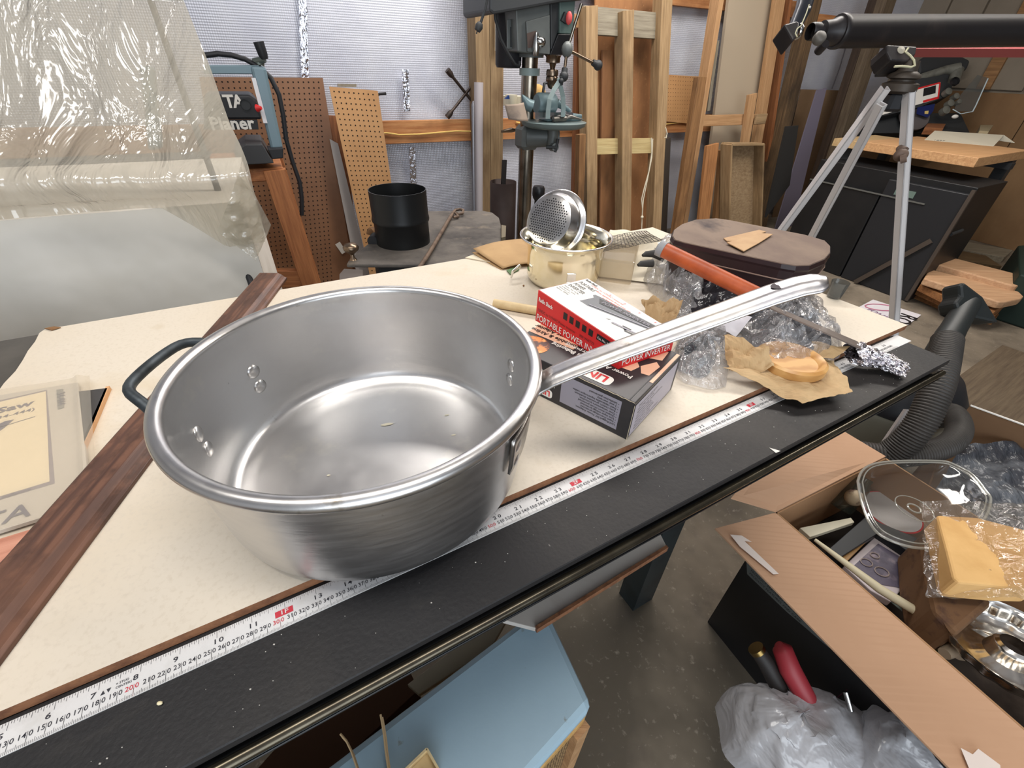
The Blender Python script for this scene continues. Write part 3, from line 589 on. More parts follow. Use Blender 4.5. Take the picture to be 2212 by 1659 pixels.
# pegboards
M_peg1 = mat('pegboard_brown', srgb(136, 96, 66), .45, 0, [('noise', 3, srgb(118, 80, 54), .4, .7)]); M_peg2 = mat('pegboard_tan', srgb(192, 146, 98), .6, 0, [('noise', 4, srgb(178, 132, 86), .4, .7), ('noise', 6, srgb(150, 104, 66), .68, .8)]); M_hole = mat('peg_hole', srgb(40, 28, 20), .9)
def pegs(o, q, n, pitch, r, x0, z0, x1, m=M_hole):
    x = (q[1]-q[0]).normalized(); y = n.cross(x)
    if y.z > 0: y = -y
    W_ = (q[1]-q[0]).length; Hh = (q[3]-q[0]).length
    b = MB(); i = 0
    sh = (q[3]-q[0]).dot(x)/(q[3]-q[0]).dot(y)
    yy = z0
    while yy < Hh-.02:
        xx = x0
        while xx < W_-x1:
            c = q[0]+x*(xx+sh*yy)+y*yy+n*.0006
            b.add([c+x*(r*math.cos(a))+y*(r*math.sin(a)) for a in [PI*k/3 for k in range(6)]], [tuple(range(6))]); xx += pitch
        yy += pitch
    h = add_obj('peg_holes', b, m, o); h['kind'] = 'stuff'
o, q, n = hang('pegboard', 'large brown pegboard leaning behind the planer stand', 'pegboard', [(430, 166), (697, 168), (765, 600), (505, 600)], 2.92, .09, .006, M_peg1, True); pegs(o, q, n, .0254, .0044, .02, .02, .01)
b = mbs(); q0 = LPt(733, 536, 2.9, .09)
def tagq(pts, vb, lean): return [LPt(x, y, vb, lean) for x, y in pts]
b.prism(tagq([(724, 528), (734, 522), (748, 543), (739, 549)], 2.885, .09), -NW*.0015); tag(add_obj('plastic_tag', b, mat('clear_tag', srgb(206, 200, 190), .2, alpha=.8)), 'small clear plastic tag stuck on the big brown pegboard', 'tag')
o, q, n = hang('pegboard', 'narrow tan pegboard offcut leaning right of the large brown pegboard', 'pegboard', [(711, 187), (816, 196), (876, 600), (800, 600)], 2.80, .12, .006, M_peg2, True); pegs(o, q, n, .0254, .0042, .02, .02, .012)
o, q, n = hang('pegboard', 'tan pegboard against the foil between stacked lumber at the right', 'pegboard', [(1436, 161), (1525, 166), (1520, 270), (1436, 262)], 3.13, 0, .005, M_peg2); pegs(o, q, n, .0254, .0028, .01, .01, .01)
o, q, n = hang('sheet_offcut', 'grey sheet edge leaning between the two pegboards', 'sheet', [(712, 300), (730, 310), (800, 600), (772, 600)], 2.84, .12, .006, mat('grey_sheet', srgb(150, 144, 140), .6), True)
lean_board('lumber', 'brown plank offcut standing behind the tan pegboard near the wall', 'board', (723, 250), (742, 420), .10, .03, M_red, 2.98, .05)
b = mbs(); b.prism(tagq([(730, 181), (770, 182), (770, 188), (730, 187)], 2.95, .05), NW*.02); tag(add_obj('wood_strip', b, M_grey), 'thin pale strip showing above the tan pegboard', 'strip')
b = mbs(True); b.tube([WL(x, y, 3.10) for x, y in ((814, 208), (819, 203), (834, 202))], .007, 8); tag(add_obj('peg_hook', b, mat('black_iron', srgb(40, 38, 38), .5, .5)), 'black hook beside the top of the tan pegboard', 'hook')
# four way lug wrench
M_iron2 = mat('dark_iron', srgb(72, 62, 56), .5, .7, [('noise', 20, srgb(40, 34, 32), .45, .7)])
lw = thing('lug_wrench', 'dark four-way lug wrench hanging on the foil wall', 'wrench', WL(1000, 200, 3.12))
for (x0, y0, x1, y1) in ((966, 151, 1022, 222), (966, 253, 1037, 163)):
    p = WL(x0, y0, 3.12); q_ = WL(x1, y1, 3.13); d = (q_-p).normalized()
    b = mbs(True); b.tube([p, p+d*.03, p+d*.055, q_], [.018, .018, .009, .009], 10); add_obj('bar', b, M_iron2, lw)
# pale roll, conduit rod
b = mbs(True); p = LPt(1034, 178, 2.98, .04); q_ = LPt(1034, 460, 2.98, .04); d = (q_-p).normalized(); q_ = p+d*(-(p.z-.01)/d.z)
b.tube([p, q_], .029, 20); tag(add_obj('pale_tube', b, mat('pale_vinyl', srgb(176, 168, 170), .55)), 'pale grey tube standing against the wooden post', 'tube')
b = mbs(True); p = LPt(1022, 218, 2.94, .04); q_ = LPt(1024, 460, 2.94, .04); d = (q_-p).normalized(); b.tube([p-d*.0, p+d*.02, p+d*(-(p.z-.01)/d.z)], [.003, .011, .011], 10); tag(add_obj('metal_rod', b, mat('galv_rod', srgb(140, 140, 146), .4, .8)), 'thin grey metal rod left of the pale tube', 'rod')
b = mbs(True); p = WL(1074, -60, 2.99); q_ = WL(1073, 110, 2.99); b.tube([p, q_], .012, 12); tag(add_obj('fluorescent_tube', b, mat('tube_cream', srgb(214, 206, 188), .35)), 'cream tube hanging down the face of the wooden post', 'tube')
# brown canister by the post
c = WL(1087, 395, 2.72); c.z = 0; zt = WL(1087, 392, 2.72).z
b = mbs(True); b.lathe([(.083, 0), (.083, zt)], c, n=36); add = add_obj('canister', b, mat('brown_canister', srgb(66, 52, 48), .6, .2, [('noise', 10, srgb(54, 42, 38), .4, .7)]), solid=.003); tag(add, 'tall dark brown cardboard cylinder open at the top beside the post', 'canister')
b = mbs(); b.bar(c+Vector((-.02, .02, .02)), c+Vector((.005, .03, zt+.12)), .03, .012, NW); tag(add_obj('scrap_strip', b, mat('dark_strip', srgb(34, 30, 30), .6)), 'dark strip sticking out of the brown cylinder', 'strip')
# the frame of three rails
fr = thing('rail_pallet', 'tall frame of three weathered rails with two crosspieces leaning on the wall', 'frame', G(2.35, 2.75, 0))
for a_, bb, m_ in (((1279, 12), (1279, 492), M_w2), ((1358, 22), (1353, 498), M_w2), ((1443, -30), (1419, 501), M_w2)):
    lean_board('rail', '', '', a_, bb, .088, .088, m_, 2.72, .10, fr)
n = (NW*-1+Z*.10).normalized()
for (x0, y0, x1, y1, w_, m_) in ((1268, 40, 1432, 54, .135, M_grey), (1268, 318, 1422, 315, .10, M_w4)):
    p = LPt(x0, y0, 2.735, .10); q_ = LPt(x1, y1, 2.735, .10); o = slab('crosspiece', p-n*.055, q_-n*.055, w_, .036, m_, fr, up=n)
# panels behind the frame
hang('plywood_sheet', 'brown stained plywood sheet behind the three-rail frame', 'plywood', [(1286, -60), (1436, -60), (1426, 500), (1284, 500)], 2.96, .06, .012, M_osb, True)
hang('plywood_strip', 'narrower plank-like plywood strip inside the three-rail frame', 'plywood', [(1302, 108), (1341, 110), (1342, 500), (1296, 500)], 2.90, .07, .02, mat('plywood_mid', srgb(156, 110, 72), .75, 0, [('noise', 3, srgb(118, 82, 54), .45, .65, (1, 1, .3)), ('noise', 2.2, srgb(74, 54, 40), .55, .7, (1, 1, .4))]), True)
lean_board('lumber', 'dark reddish board standing left of the three-rail frame', 'board', (1257, 60), (1246, 470), .07, .04, M_red, 2.92, .05)
lean_board('lumber', 'short brown stick low at the left foot of the three-rail frame', 'board', (1259, 290), (1254, 480), .05, .05, M_w3, 2.68, .06)
lean_board('lumber', 'small wood block edge left of the frame rail, above the vise', 'board', (1250, 30), (1247, 60), .05, .03, M_w1, 2.95, 0, down=False)
lean_board('lumber', 'dark board in the gap right of the three-rail frame', 'board', (1440, 300), (1432, 500), .09, .03, mat('dark_slat', srgb(70, 62, 54), .7), 2.93, .05)
# white cord hanging on the frame
b = mbs(True); b.tube([LPt(x, y, 2.66, .10) for x, y in ((1407, 298), (1408, 330), (1402, 370), (1392, 405), (1386, 430), (1388, 452), (1387, 468), (1386, 495))], .0045, 6); b.tube([LPt(x, y, 2.66, .10) for x, y in ((1410, 300), (1408, 340), (1399, 385), (1390, 430), (1388, 452))], .004, 6)
b.sph(LPt(1387, 469, 2.655, .1), .012, 8, 6); b.tube([LPt(x, y, 2.64, .10) for x, y in ((1438, 276), (1441, 288), (1439, 298), (1436, 297))], .004, 6)
tag(add_obj('cord', b, mat('cotton_cord', srgb(206, 198, 176), .8)), 'pale knotted cord hanging down the right rail of the frame', 'cord')
# lumber to the right
lean_board('lumber', 'wide board with saw marks, its top below the foil opening', 'board', (1518, 166), (1466, 490), .085, .045, M_w3, 2.70, .10)
lean_board('lumber', 'long slim warm stud rising out of the picture left of the beige panel', 'board', (1562, -20), (1482, 480), .045, .085, M_w1, 2.76, .10)
lean_board('lumber', 'grey-edged thin board close behind the slim warm stud', 'board', (1551, 88), (1531, 240), .03, .03, M_grey, 2.9, .08, down=False)
hang('wallboard', 'tall beige wall panel leaning among the lumber', 'panel', [(1578, -30), (1674, -30), (1610, 480), (1515, 480)], 2.98, .07, .025, M_beige, True)
lean_board('lumber', 'warm orange stud along the right edge of the beige panel', 'board', (1690, -20), (1636, 320), .10, .04, M_w1, 2.90, .07)
lean_board('lumber', 'thin reddish stud beside the warm orange stud', 'board', (1712, -20), (1664, 320), .035, .08, M_red, 2.93, .07)
lean_board('lumber', 'horizontal pale lath nailed across in front of the beige panel', 'board', (1519, 261), (1656, 257), .075, .02, M_w1, 2.80, .08, down=False)
lean_board('lumber', 'shorter pale board with rounded top above the shallow crate', 'board', (1628, 203), (1610, 320), .085, .03, M_w1, 2.76, .08)
lean_board('lumber', 'small notched pale plate on the right of the rounded board', 'board', (1634, 258), (1656, 256), .07, .02, M_w2, 2.75, .08, down=False)
lean_board('lumber', 'ragged-topped reddish plank left of the shallow crate', 'board', (1541, 312), (1522, 472), .12, .03, wood('ragged', srgb(176, 124, 78), srgb(128, 84, 50)), 2.62, .08)
lean_board('lumber', 'dark brown plank between the ragged plank and the crate', 'board', (1568, 322), (1554, 472), .09, .04, M_w3, 2.66, .08)
# shallow crate standing on end
cr = thing('shallow_crate', 'shallow open wooden drawer box standing on end by the lumber', 'crate', G(3.55, 2.6, 0)); vb, ln = 2.56, .06
n = (NW*-1+Z*ln).normalized(); c4 = [LPt(x, y, vb, ln) for x, y in ((1581, 312), (1651, 312), (1645, 480), (1576, 475))]
for i, j in ((3, 0), (2, 1)):
    d = (c4[i]-c4[j]).normalized(); c4[i] = c4[j]+d*((.01-c4[j].z)/d.z)
for i, j in ((0, 1), (1, 2), (0, 3)): slab('side', c4[i]-n*.05, c4[j]-n*.05, .10, .018, M_w2, cr, up=(c4[1]-c4[0]).cross(n) if i == 0 and j == 1 else (c4[1]-c4[0]))
b = MB(); b.prism([p-n*.098 for p in c4], n*.01); add_obj('bottom_panel', b, wood('crate_ply', srgb(164, 140, 108), srgb(130, 104, 76)), cr)
# old posts further right
lean_board('timber_beam', 'thick weathered dark beam leaning right of the orange stud', 'beam', (1768, -10), (1668, 400), .125, .09, wood('beam_old', srgb(112, 88, 60), srgb(70, 54, 38), 1, .8, (srgb(44, 34, 26), 3)), 2.86, .08)
lean_board('lumber', 'warm slim stud close left of the thick dark beam', 'board', (1727, 100), (1686, 300), .05, .04, M_w1, 3.0, .05)
o, q, n = hang('black_sheet', 'matte black rounded panel leaning at the foot of the beams', 'panel', [(1700, 273), (1725, 271), (1706, 400), (1655, 470)], 2.55, .10, .02, mat('matte_black', srgb(34, 32, 30), .8), False)
hang('lavender_sheet', 'lavender-grey sheet with a notched edge behind the black panel', 'sheet', [(1765, 195), (1786, 190), (1722, 455), (1686, 456)], 2.80, .06, .01, mat('lavender', srgb(112, 106, 122), .7), True)
hang('cardboard_sheet', 'brown cardboard sheet on the wall right of the thick dark beam', 'cardboard', [(1730, 193), (1844, 196), (1800, 300), (1706, 300)], 3.10, .02, .006, mat('brown_board', srgb(128, 102, 76), .8, 0, [('noise', 3, srgb(112, 88, 62), .4, .7)]), True)
lean_board('timber_beam', 'second leaning beam with a dark face, left of the miter saw', 'beam', (1930, -10), (1822, 310), .13, .10, wood('beam2', srgb(104, 90, 72), srgb(70, 56, 42)), 2.72, .08)
lean_board('timber_beam', 'dark narrow beam just left of the second leaning beam', 'beam', (1905, -10), (1796, 310), .09, .07, wood('beam3', srgb(66, 50, 38), srgb(44, 34, 26)), 2.80, .08)
b = mbs(True); b.tube([WL(x, y, 3.12) for x, y in ((1828, 98), (1814, 145), (1797, 192))], .006, 6); tag(add_obj('grey_cable', b, mat('grey_cord', srgb(84, 80, 84), .6)), 'grey cable running down the foil wall right of the thick beam', 'cable')
# ================================================================== drill press
M_dp = mat('machine_green', srgb(106, 110, 108), .45, .1, [('noise', 5, srgb(94, 98, 97), .4, .7)]); M_dpd = mat('machine_dark', srgb(46, 48, 50), .55); M_ch = mat('chrome', srgb(190, 190, 188), .15, 1); M_st = mat('column_steel', srgb(150, 142, 130), .25, 1, [('noise', 8, srgb(100, 88, 74), .45, .7)]); M_br = mat('bronze_steel', srgb(128, 112, 96), .3, 1); M_teal = mat('vise_teal', srgb(104, 124, 128), .45, .2); M_teal2 = mat('machine_green_edge', srgb(136, 152, 150), .45)
VD = 2.5
dc = WL(1134, 400, VD); dc.z = 0
dp = thing('drill_press', 'grey-green floor drill press with black motor and steel column', 'drill press', dc)
def dz(py, px=1136, v=VD): return WL(px, py, v).z
def dpnt(px, py, v=VD): return WL(px, py, v)
dd = dc+Vector((0, 0, 0))
b = mbs(True); b.cyl(dc+Z*.03, dc+Z*dz(90), .042, 32); add_obj('column', b, M_st, dp)
b = MB(); b.box(dc+Z*.02-NW*.10, (.28, .32, .04), UW, NW, Z, .008); add_obj('base', b, M_dp, dp)
b = mbs(True); zc = dz(155); b.lathe([(.044, -.016), (.054, -.016), (.054, .016), (.044, .016)], dc+Z*zc, n=32); add_obj('collar', b, M_teal2, dp)
# table bracket round the column
b = MB(); z0, z1 = dz(322), dz(270); b.box(dc+Z*(z0+z1)/2, (.11, .12, z1-z0), UW, NW, Z, .02); add_obj('table_bracket', b, M_dp, dp)
ta = dpnt(1182, 296, VD-.08); b = mbs(True); b.tube([dpnt(1140, 296, VD-.03), dpnt(1160, 296, VD-.06), ta, dpnt(1205, 297, VD-.10)], [.055, .052, .05, .045], 18); add_obj('bracket_arm', b, M_dp, dp)
tc_ = dpnt(1196, 262, VD-.13); b = mbs(True); b.lathe([(0, -.045), (.045, -.04), (.06, -.028), (.15, -.028), (.172, -.018), (.178, 0), (.17, .002), (0, .002)], tc_, n=48); add_obj('table', b, mat('table_green', srgb(112, 126, 126), .4, .2), dp)
b = mbs(True); b.cyl(tc_-Z*.12, tc_-Z*.03, .03, 16); b.cyl(dpnt(1192, 318, VD-.14), dpnt(1200, 318, VD-.20), .02, 12); add_obj('table_post', b, M_dp, dp)
b = mbs(True); b.tube([dpnt(1180, 318, VD-.18), dpnt(1202, 318, VD-.2)], .009, 8); b.tube([dpnt(1205, 300, VD-.2), dpnt(1203, 312, VD-.2), dpnt(1199, 329, VD-.2)], .008, 8); add_obj('crank_handle', b, M_dpd, dp)
b = mbs(True); b.tube([dpnt(1083, 284, VD-.03), dpnt(1104, 281, VD-.03), dpnt(1112, 281, VD-.03)], [.006, .012, .008], 8); add_obj('lock_lever', b, M_br, dp)
# head
def hx_(pts, v0, v1, m, name, bev=.006):
    f_ = [dpnt(x, y, v0) for x, y in pts]; b = MB(); b.prism(f_, NW*(v1-v0)); return add_obj(name, b, m, dp, bevel=bev)
hx_([(1114, 16), (1190, -10), (1190, 118), (1164, 118), (1118, 112)], VD-.12, VD+.12, M_dp, 'head')
hx_([(1137, 46), (1188, 32), (1188, 118), (1140, 112)], VD-.135, VD-.12, M_dp, 'side_cover', .003)
hx_([(1189, -10), (1209, -14), (1208, 62), (1190, 118)], VD-.13, VD+.12, M_dpd, 'front_housing')
sp = [dpnt(x, y, VD-.14) for x, y in ((1209, 2), (1243, -2), (1238, 74), (1209, 72))]; b = MB(); b.prism(sp, NW*.22); add_obj('switch_plate', b, mat('plate_green', srgb(86, 104, 100), .45), dp, bevel=.003)
sp = [dpnt(x, y, VD-.14) for x, y in ((1206, 73), (1236, 74), (1222, 119), (1188, 119))]; b = MB(); b.prism(sp, NW*.2); add_obj('front_housing', b, mat('glossy_black', srgb(24, 24, 27), .35), dp, bevel=.003)
c = dpnt(1224, 41, VD-.145); b = mbs(); b.prism([dpnt(x, y, VD-.155) for x, y in ((1213, 44), (1221, 25), (1236, 44), (1224, 52))], NW*.02); sw = add_obj('switch', b, M_dpd, dp)
b = mbs(True); b.sph(dpnt(1229, 39, VD-.16), .02, 12, 8, (.8, .6, 1.3)); add_obj('switch_button', b, mat('button_red', srgb(214, 84, 84), .4), sw)
# belt cover and motor
hx_([(1060, -60), (1272, -90), (1262, 0), (1215, 4), (1120, 22), (1066, 31), (1058, 24)], VD-.17, VD+.17, mat('belt_cover_grey', srgb(64, 66, 68), .5), 'belt_cover', .012)
b = mbs(True); mc = dpnt(1099, 82, VD+.05); b.lathe([(0, -.125), (.06, -.123), (.068, -.11), (.068, .13), (0, .13)], mc, n=32); add_obj('motor', b, mat('motor_black', srgb(36, 37, 42), .5), dp)
b = MB(); b.prism([dpnt(x, y, VD-.06) for x, y in ((1096, 42), (1112, 41), (1112, 106), (1096, 106))], NW*.01); mb_ = add_obj('motor_bracket', b, M_dp, dp, bevel=.003)
b = MB(); b.prism([dpnt(x, y, VD-.062) for x, y in ((1102, 58), (1107, 58), (1107, 102), (1102, 102))], NW*.001); add_obj('slot', b, M_dpd, mb_)
b = mbs(True); b.lathe([(.07, 0), (.07, .05), (.05, .055)], Vector((dc.x, dc.y, dz(124))), n=28); b.lathe([(.058, 0), (.058, .06)], Vector((dc.x, dc.y, dz(124))), n=28); add_obj('head_collar', b, M_dp, dp)
# quill, chuck
qc = dpnt(1190, 200, VD-.13)
def qa(py): return Vector((qc.x, qc.y, WL(1190, py, VD-.13).z))
b = mbs(True); z_ = qa(135).z; b.lathe([(0, qa(119).z), (.042, qa(119).z), (.036, qa(124).z), (.036, qa(135).z), (.018, qa(137).z), (.012, qa(148).z), (.015, qa(149).z)], Vector((qc.x, qc.y, 0)), n=28); add_obj('quill', b, M_br, dp)
b = mbs(True); b.lathe([(.0, qa(148).z), (.028, qa(150).z), (.031, qa(154).z), (.031, qa(163).z), (.026, qa(164).z), (.03, qa(166).z), (.03, qa(175).z), (.022, qa(183).z), (.016, qa(190).z), (0, qa(193).z)], Vector((qc.x, qc.y, 0)), n=28); add_obj('chuck', b, M_br, dp)
b = mbs(True); b.tube([dpnt(1173, 200, VD-.17), dpnt(1176, 180, VD-.17), dpnt(1181, 179, VD-.16)], .007, 8); add_obj('chuck_key', b, M_dpd, dp)
# feed levers with hub
b = mbs(True); hc = dpnt(1225, 107, VD-.20); b.sph(hc, .028, 14, 8, (1, 1, 1.2)); add_obj('feed_hub', b, M_dp, dp)
for (x, y) in ((1292, 141), (1218, 165), (1256, 8)):
    e_ = dpnt(x, y, VD-.22); b = mbs(True); d = (e_-hc).normalized(); b.tube([hc, e_], .0075, 10); lv = add_obj('feed_lever', b, M_st if y < 20 else M_br, dp)
    if y > 20: b = mbs(True); b.sph(e_, .023, 14, 10); b.tube([e_-d*.035, e_], [.014, .018], 10); add_obj('knob', b, M_dpd, lv)
b = mbs(True); kc = dpnt(1158, 96, VD-.15); b.sph(kc+UW*.02+Z*.01, .03, 16, 10, (1, 1, .8)); b.tube([kc-Z*.045, kc-Z*.01, kc+Z*.045], [.012, .02, .008], 12); add_obj('lock_knob', b, M_ch, dp)
b = MB(); b.prism([dpnt(x, y, VD-.137) for x, y in ((1138, 72), (1158, 66), (1158, 100), (1140, 104))], -NW*.001); pl = add_obj('data_plate', b, mat('plate_brown', srgb(88, 72, 66), .5), dp)
# cords
b = mbs(True); b.tube([dpnt(x, y, VD-.2) for x, y in ((1056, -20), (1048, 20), (1040, 44), (1036, 55))], .006, 8); cb = add_obj('power_cord', b, M_dpd, dp)
b = mbs(True); e_ = dpnt(1034, 60, VD-.2); b.tube([dpnt(1038, 50, VD-.2), dpnt(1035, 57, VD-.2), dpnt(1031, 66, VD-.2)], [.012, .018, .014], 10); b.tube([dpnt(1031, 66, VD-.2), dpnt(1029, 73, VD-.2)], .003, 6); add_obj('plug', b, M_dpd, cb)
b = mbs(True); b.tube([dpnt(x, y, VD-.1) for x, y in ((1070, -5), (1070, 40), (1082, 85), (1100, 120), (1112, 138), (1121, 142), (1123, 132))], .007, 8); add_obj('power_cord', b, M_dpd, dp)
# vise etc. on the drill table
tz = tc_.z+.003
vz = thing('drill_vise', 'teal machine vise with a tall forked clamp on the drill press table', 'vise', Vector((tc_.x, tc_.y, tz)))
b = MB(); b.box(Vector((tc_.x, tc_.y, tz+.016))+UW*.04, (.22, .10, .03), UW, NW, Z, .004); add_obj('vise_base', b, M_teal, vz)
b = MB(); c0_ = WL(1205, 248, VD-.18); b.prism([dpnt(x, y, VD-.19) for x, y in ((1156, 243), (1238, 243), (1238, 257), (1156, 257))], NW*.02); add_obj('jaw', b, mat('polished_jaw', srgb(200, 200, 204), .2, 1), vz)
b = mbs(True); cc = dpnt(1178, 224, VD-.12); b.lathe([(0, -.055), (.042, -.055), (.05, -.045), (.05, .045), (.042, .055), (0, .055)], cc, UW, 28); add_obj('vise_body', b, M_teal, vz)
for s_, px0 in ((0, ((1183, 256), (1184, 238), (1187, 215), (1196, 195), (1207, 178), (1210, 170))), (1, ((1216, 252), (1217, 235), (1216, 208), (1212, 192), (1208, 178), (1208, 170)))):
    b = MB(); pts = [dpnt(x, y, VD-.22) for x, y in px0]; b.tube(pts, .016, 4); add_obj('fork_arm', b, M_teal2, vz)
b = mbs(True); b.tube([dpnt(1195, 258, VD-.21), dpnt(1222, 256, VD-.21)], .013, 12); b.tube([dpnt(1222, 256, VD-.21), dpnt(1232, 252, VD-.22), dpnt(1260, 259, VD-.22)], [.006, .01, .003], 8); add_obj('vise_screw', b, M_grey if False else mat('screw_grey', srgb(110, 106, 100), .4, .8), vz)
b = mbs(True); b.sph(dpnt(1212, 175, VD-.23), .014, 10, 8); b.tube([dpnt(1212, 165, VD-.23), dpnt(1213, 184, VD-.23)], .008, 8); add_obj('fork_nut', b, M_dpd, vz)
b = mbs(True); b.tube([dpnt(1128, 205, VD-.14), dpnt(1138, 225, VD-.14), dpnt(1150, 230, VD-.15)], [.004, .03, .03], 10); b.tube([dpnt(1203, 222, VD-.1), dpnt(1232, 240, VD-.12)], [.02, .01], 10); add_obj('clamp_arm', b, M_teal, vz)
g = sheet([dpnt(1090, 226, VD-.22), dpnt(1131, 221, VD-.2), dpnt(1141, 262, VD-.2), dpnt(1098, 258, VD-.24)], 10, 10)
b = mbs(True); b.grid(lambda i, j: g(i, j)-NW*(.03*math.sin(i*PI)), 12, 8); tag(add_obj('sandpaper_sheet', b, mat('sandpaper', srgb(150, 134, 120), .9, 0, [('noise', 12, srgb(118, 106, 98), .5, .7)]), solid=.0015), 'curled sheet of sandpaper on the drill press table', 'sandpaper')
b = mbs(True); b.lathe([(.028, 0), (.036, .06), (.034, .065), (0, .065)], dpnt(1104, 232, VD+.3), n=24); b.lathe([(.06, 0), (.062, .05), (0, .052)], dpnt(1108, 228, VD+.35), n=24); tag(add_obj('white_tub', b, mat('cream_tub', srgb(222, 214, 190), .4)), 'cream plastic tub behind the drill press column', 'tub')
b = mbs(True); b.sph(dpnt(1160, 205, VD+.3), .055, 20, 12, (1, .6, 1)); tag(add_obj('yellow_disc', b, mat('tan_disc', srgb(196, 158, 96), .7)), 'tan round disc behind the drill press column', 'disc')
b = MB(); b.prism([dpnt(x, y, VD+.25) for x, y in ((1092, 214), (1100, 206), (1101, 214))], NW*.02); tag(add_obj('blue_scrap', b, mat('blue_scrap', srgb(30, 70, 140), .5)), 'small blue scrap above the cream tub', 'scrap')
# black handwheel knob standing behind the strainer
kc = WL(1163, 420, 2.2); b = mbs(True); b.lathe([(.02, -.10), (.02, -.03), (.028, -.02), (.034, 0), (.034, .03), (.028, .042), (0, .046)], kc, n=20); tag(add_obj('handwheel', b, mat('glossy_black', srgb(24, 24, 27), .35)), 'shiny black knob behind the pot strainer, below the drill press', 'knob')
# ================================================================== wood stove
M_stove = mat('stove_iron', srgb(104, 98, 92), .75, .3, [('noise', 6, srgb(66, 62, 60), .42, .68), ('noise', 14, srgb(134, 122, 108), .58, .8)], (60, .3, .002)); M_stb = mat('stove_body', srgb(34, 35, 38), .7, .2)
ZS = .72
def ST(px, py): return H(px, py, ZS)
pF = ST(748, 570); pK = ST(812, 512)
sv = thing('wood_stove', 'dusty black cast-iron wood stove behind the saw table', 'stove', Vector((ST(900, 540).x, ST(900, 540).y, 0)))
fl = ST(750, 572); fr_ = ST(1010, 572); br_ = ST(1092, 500); bk = ST(1080, 462); bl = ST(800, 500)
outline = [(748, 571), (752, 563), (778, 540), (800, 522), (812, 508), (830, 470), (850, 456), (1045, 455), (1064, 459), (1078, 470), (1082, 485), (1083, 520), (1078, 560), (1010, 572)]
pts = [ST(x, y) for x, y in outline]
b = MB(); b.prism([p-Z*.012 for p in pts], Z*.012); add_obj('top_plate', b, M_stove, sv, bevel=.004)
cx_ = sum((p for p in pts), Vector())/len(pts)
ins = [cx_+(p-cx_)*.86 for p in pts]; ins[0] = cx_+(pts[0]-cx_)*.7; ins[1] = cx_+(pts[1]-cx_)*.72
b = MB(); b.prism([Vector((p.x, p.y, .16)) for p in ins], Z*(ZS-.173)); add_obj('firebox', b, M_stb, sv, bevel=.01)
for k in (2, 6, 10, 13):
    p = ins[k]; b = mbs(True); b.tube([Vector((p.x, p.y, .17))+(cx_-p).normalized()*.04*(1), Vector((p.x, p.y, .002))], [.03, .018], 10); add_obj('leg', b, M_stb, sv)
k0 = ST(763, 561); b = mbs(True); b.lathe([(.013, 0), (.007, .008), (.006, .018), (.012, .024), (.024, .034), (.026, .043), (.02, .052), (0, .056)], k0, n=24); add_obj('knob', b, mat('knob_steel', srgb(128, 110, 92), .3, .9), sv)
b = mbs(True); b.tube([ST(806, 528)+Z*.01, ST(812, 519)+Z*.01], .02, 12); add_obj('hinge', b, M_stb, sv)
b = MB(); b.prism([ST(x, y) for x, y in ((1083, 492), (1093, 494), (1092, 518), (1083, 520))], Z*.012); add_obj('latch', b, mat('latch_tan', srgb(110, 100, 82), .7), sv)
# stove pipe
M_pipe = mat('pipe_black', srgb(27, 28, 29), .42, .3)
pc = (ST(812, 534)+ST(932, 532))/2; pc = ST(872, 522); Rp = .098
zt = .185
prof = [(Rp, 0), (Rp, .075), (Rp+.004, .08), (Rp+.005, .086), (Rp+.004, .092), (Rp+.002, .10), (Rp+.002, zt), (Rp-.0005, zt), (Rp-.002, .1), (Rp-.002, .002)]
b = mbs(True); b.lathe(prof, pc, n=64); tag(add_obj('stove_pipe', b, M_pipe), 'short black stovepipe section standing on the dusty stove', 'stovepipe')
# poker
M_rust = mat('rusty_bar', srgb(116, 98, 84), .7, .4, [('noise', 30, srgb(80, 64, 54), .45, .7)])
b = mbs(True)
P_ = lambda x, y, h: H(x, y, ZS+h)
b.tube([P_(905, 580, .02), P_(925, 550, .016), P_(950, 508, .013), P_(972, 470, .014), P_(983, 454, .018), P_(993, 452, .02), P_(1001, 454, .02), P_(999, 461, .015), P_(990, 463, .012), P_(984, 460, .012), P_(990, 468, .010), P_(980, 470, .010)], [.0075]*4+[.006]*8, 8); tag(add_obj('poker', b, M_rust), 'rusty iron poker with a curled end lying on the stove', 'poker')
b = mbs(True); b.tube([WL(792, 505, 2.4), WL(800, 500, 2.4), WL(815, 497, 2.45)], [.003, .02, .02], 8); tag(add_obj('wooden_stick', b, M_w3), 'small brown handle tip sticking out left of the stovepipe', 'handle')
b = mbs(); b.prism([H(x, y, .30) for x, y in ((735, 600), (745, 588), (785, 590), (785, 612), (735, 612))], Z*.02); tag(add_obj('grey_scrap', b, mat('grey_scrap', srgb(104, 98, 94), .7)), 'grey flat scrap low at the left of the stove', 'scrap')
# ================================================================== planer and stand
M_std = wood('stand_wood', srgb(188, 124, 76), srgb(140, 82, 48), 1, .55)
VP = 2.25
def PP(px, py, v=VP): return WL(px, py, v)
zst = PP(600, 362).z
std = thing('planer_stand', 'reddish-brown wooden stand carrying the benchtop planer', 'stand', Vector((PP(560, 420).x, PP(560, 420).y, 0)))
b = MB(); a1_ = PP(440, 368); a2_ = PP(611, 362)
a1_.z = a2_.z = zst
b.box((a1_+a2_)/2+NW*.22-Z*.025, ((a2_-a1_).length, .44, .05), UW, NW, Z, .003); add_obj('top_frame', b, M_std, std)
slab('leg', PP(592, 366)-Z*.0, Vector((PP(636, 560).x, PP(636, 560).y, 0))+UW*.06, .085, .045, M_std, std, up=-NW)
slab('leg', PP(596, 366)+NW*.40, Vector((PP(640, 560).x, PP(640, 560).y, 0))+UW*.06+NW*.40, .085, .045, M_std, std, up=-NW)
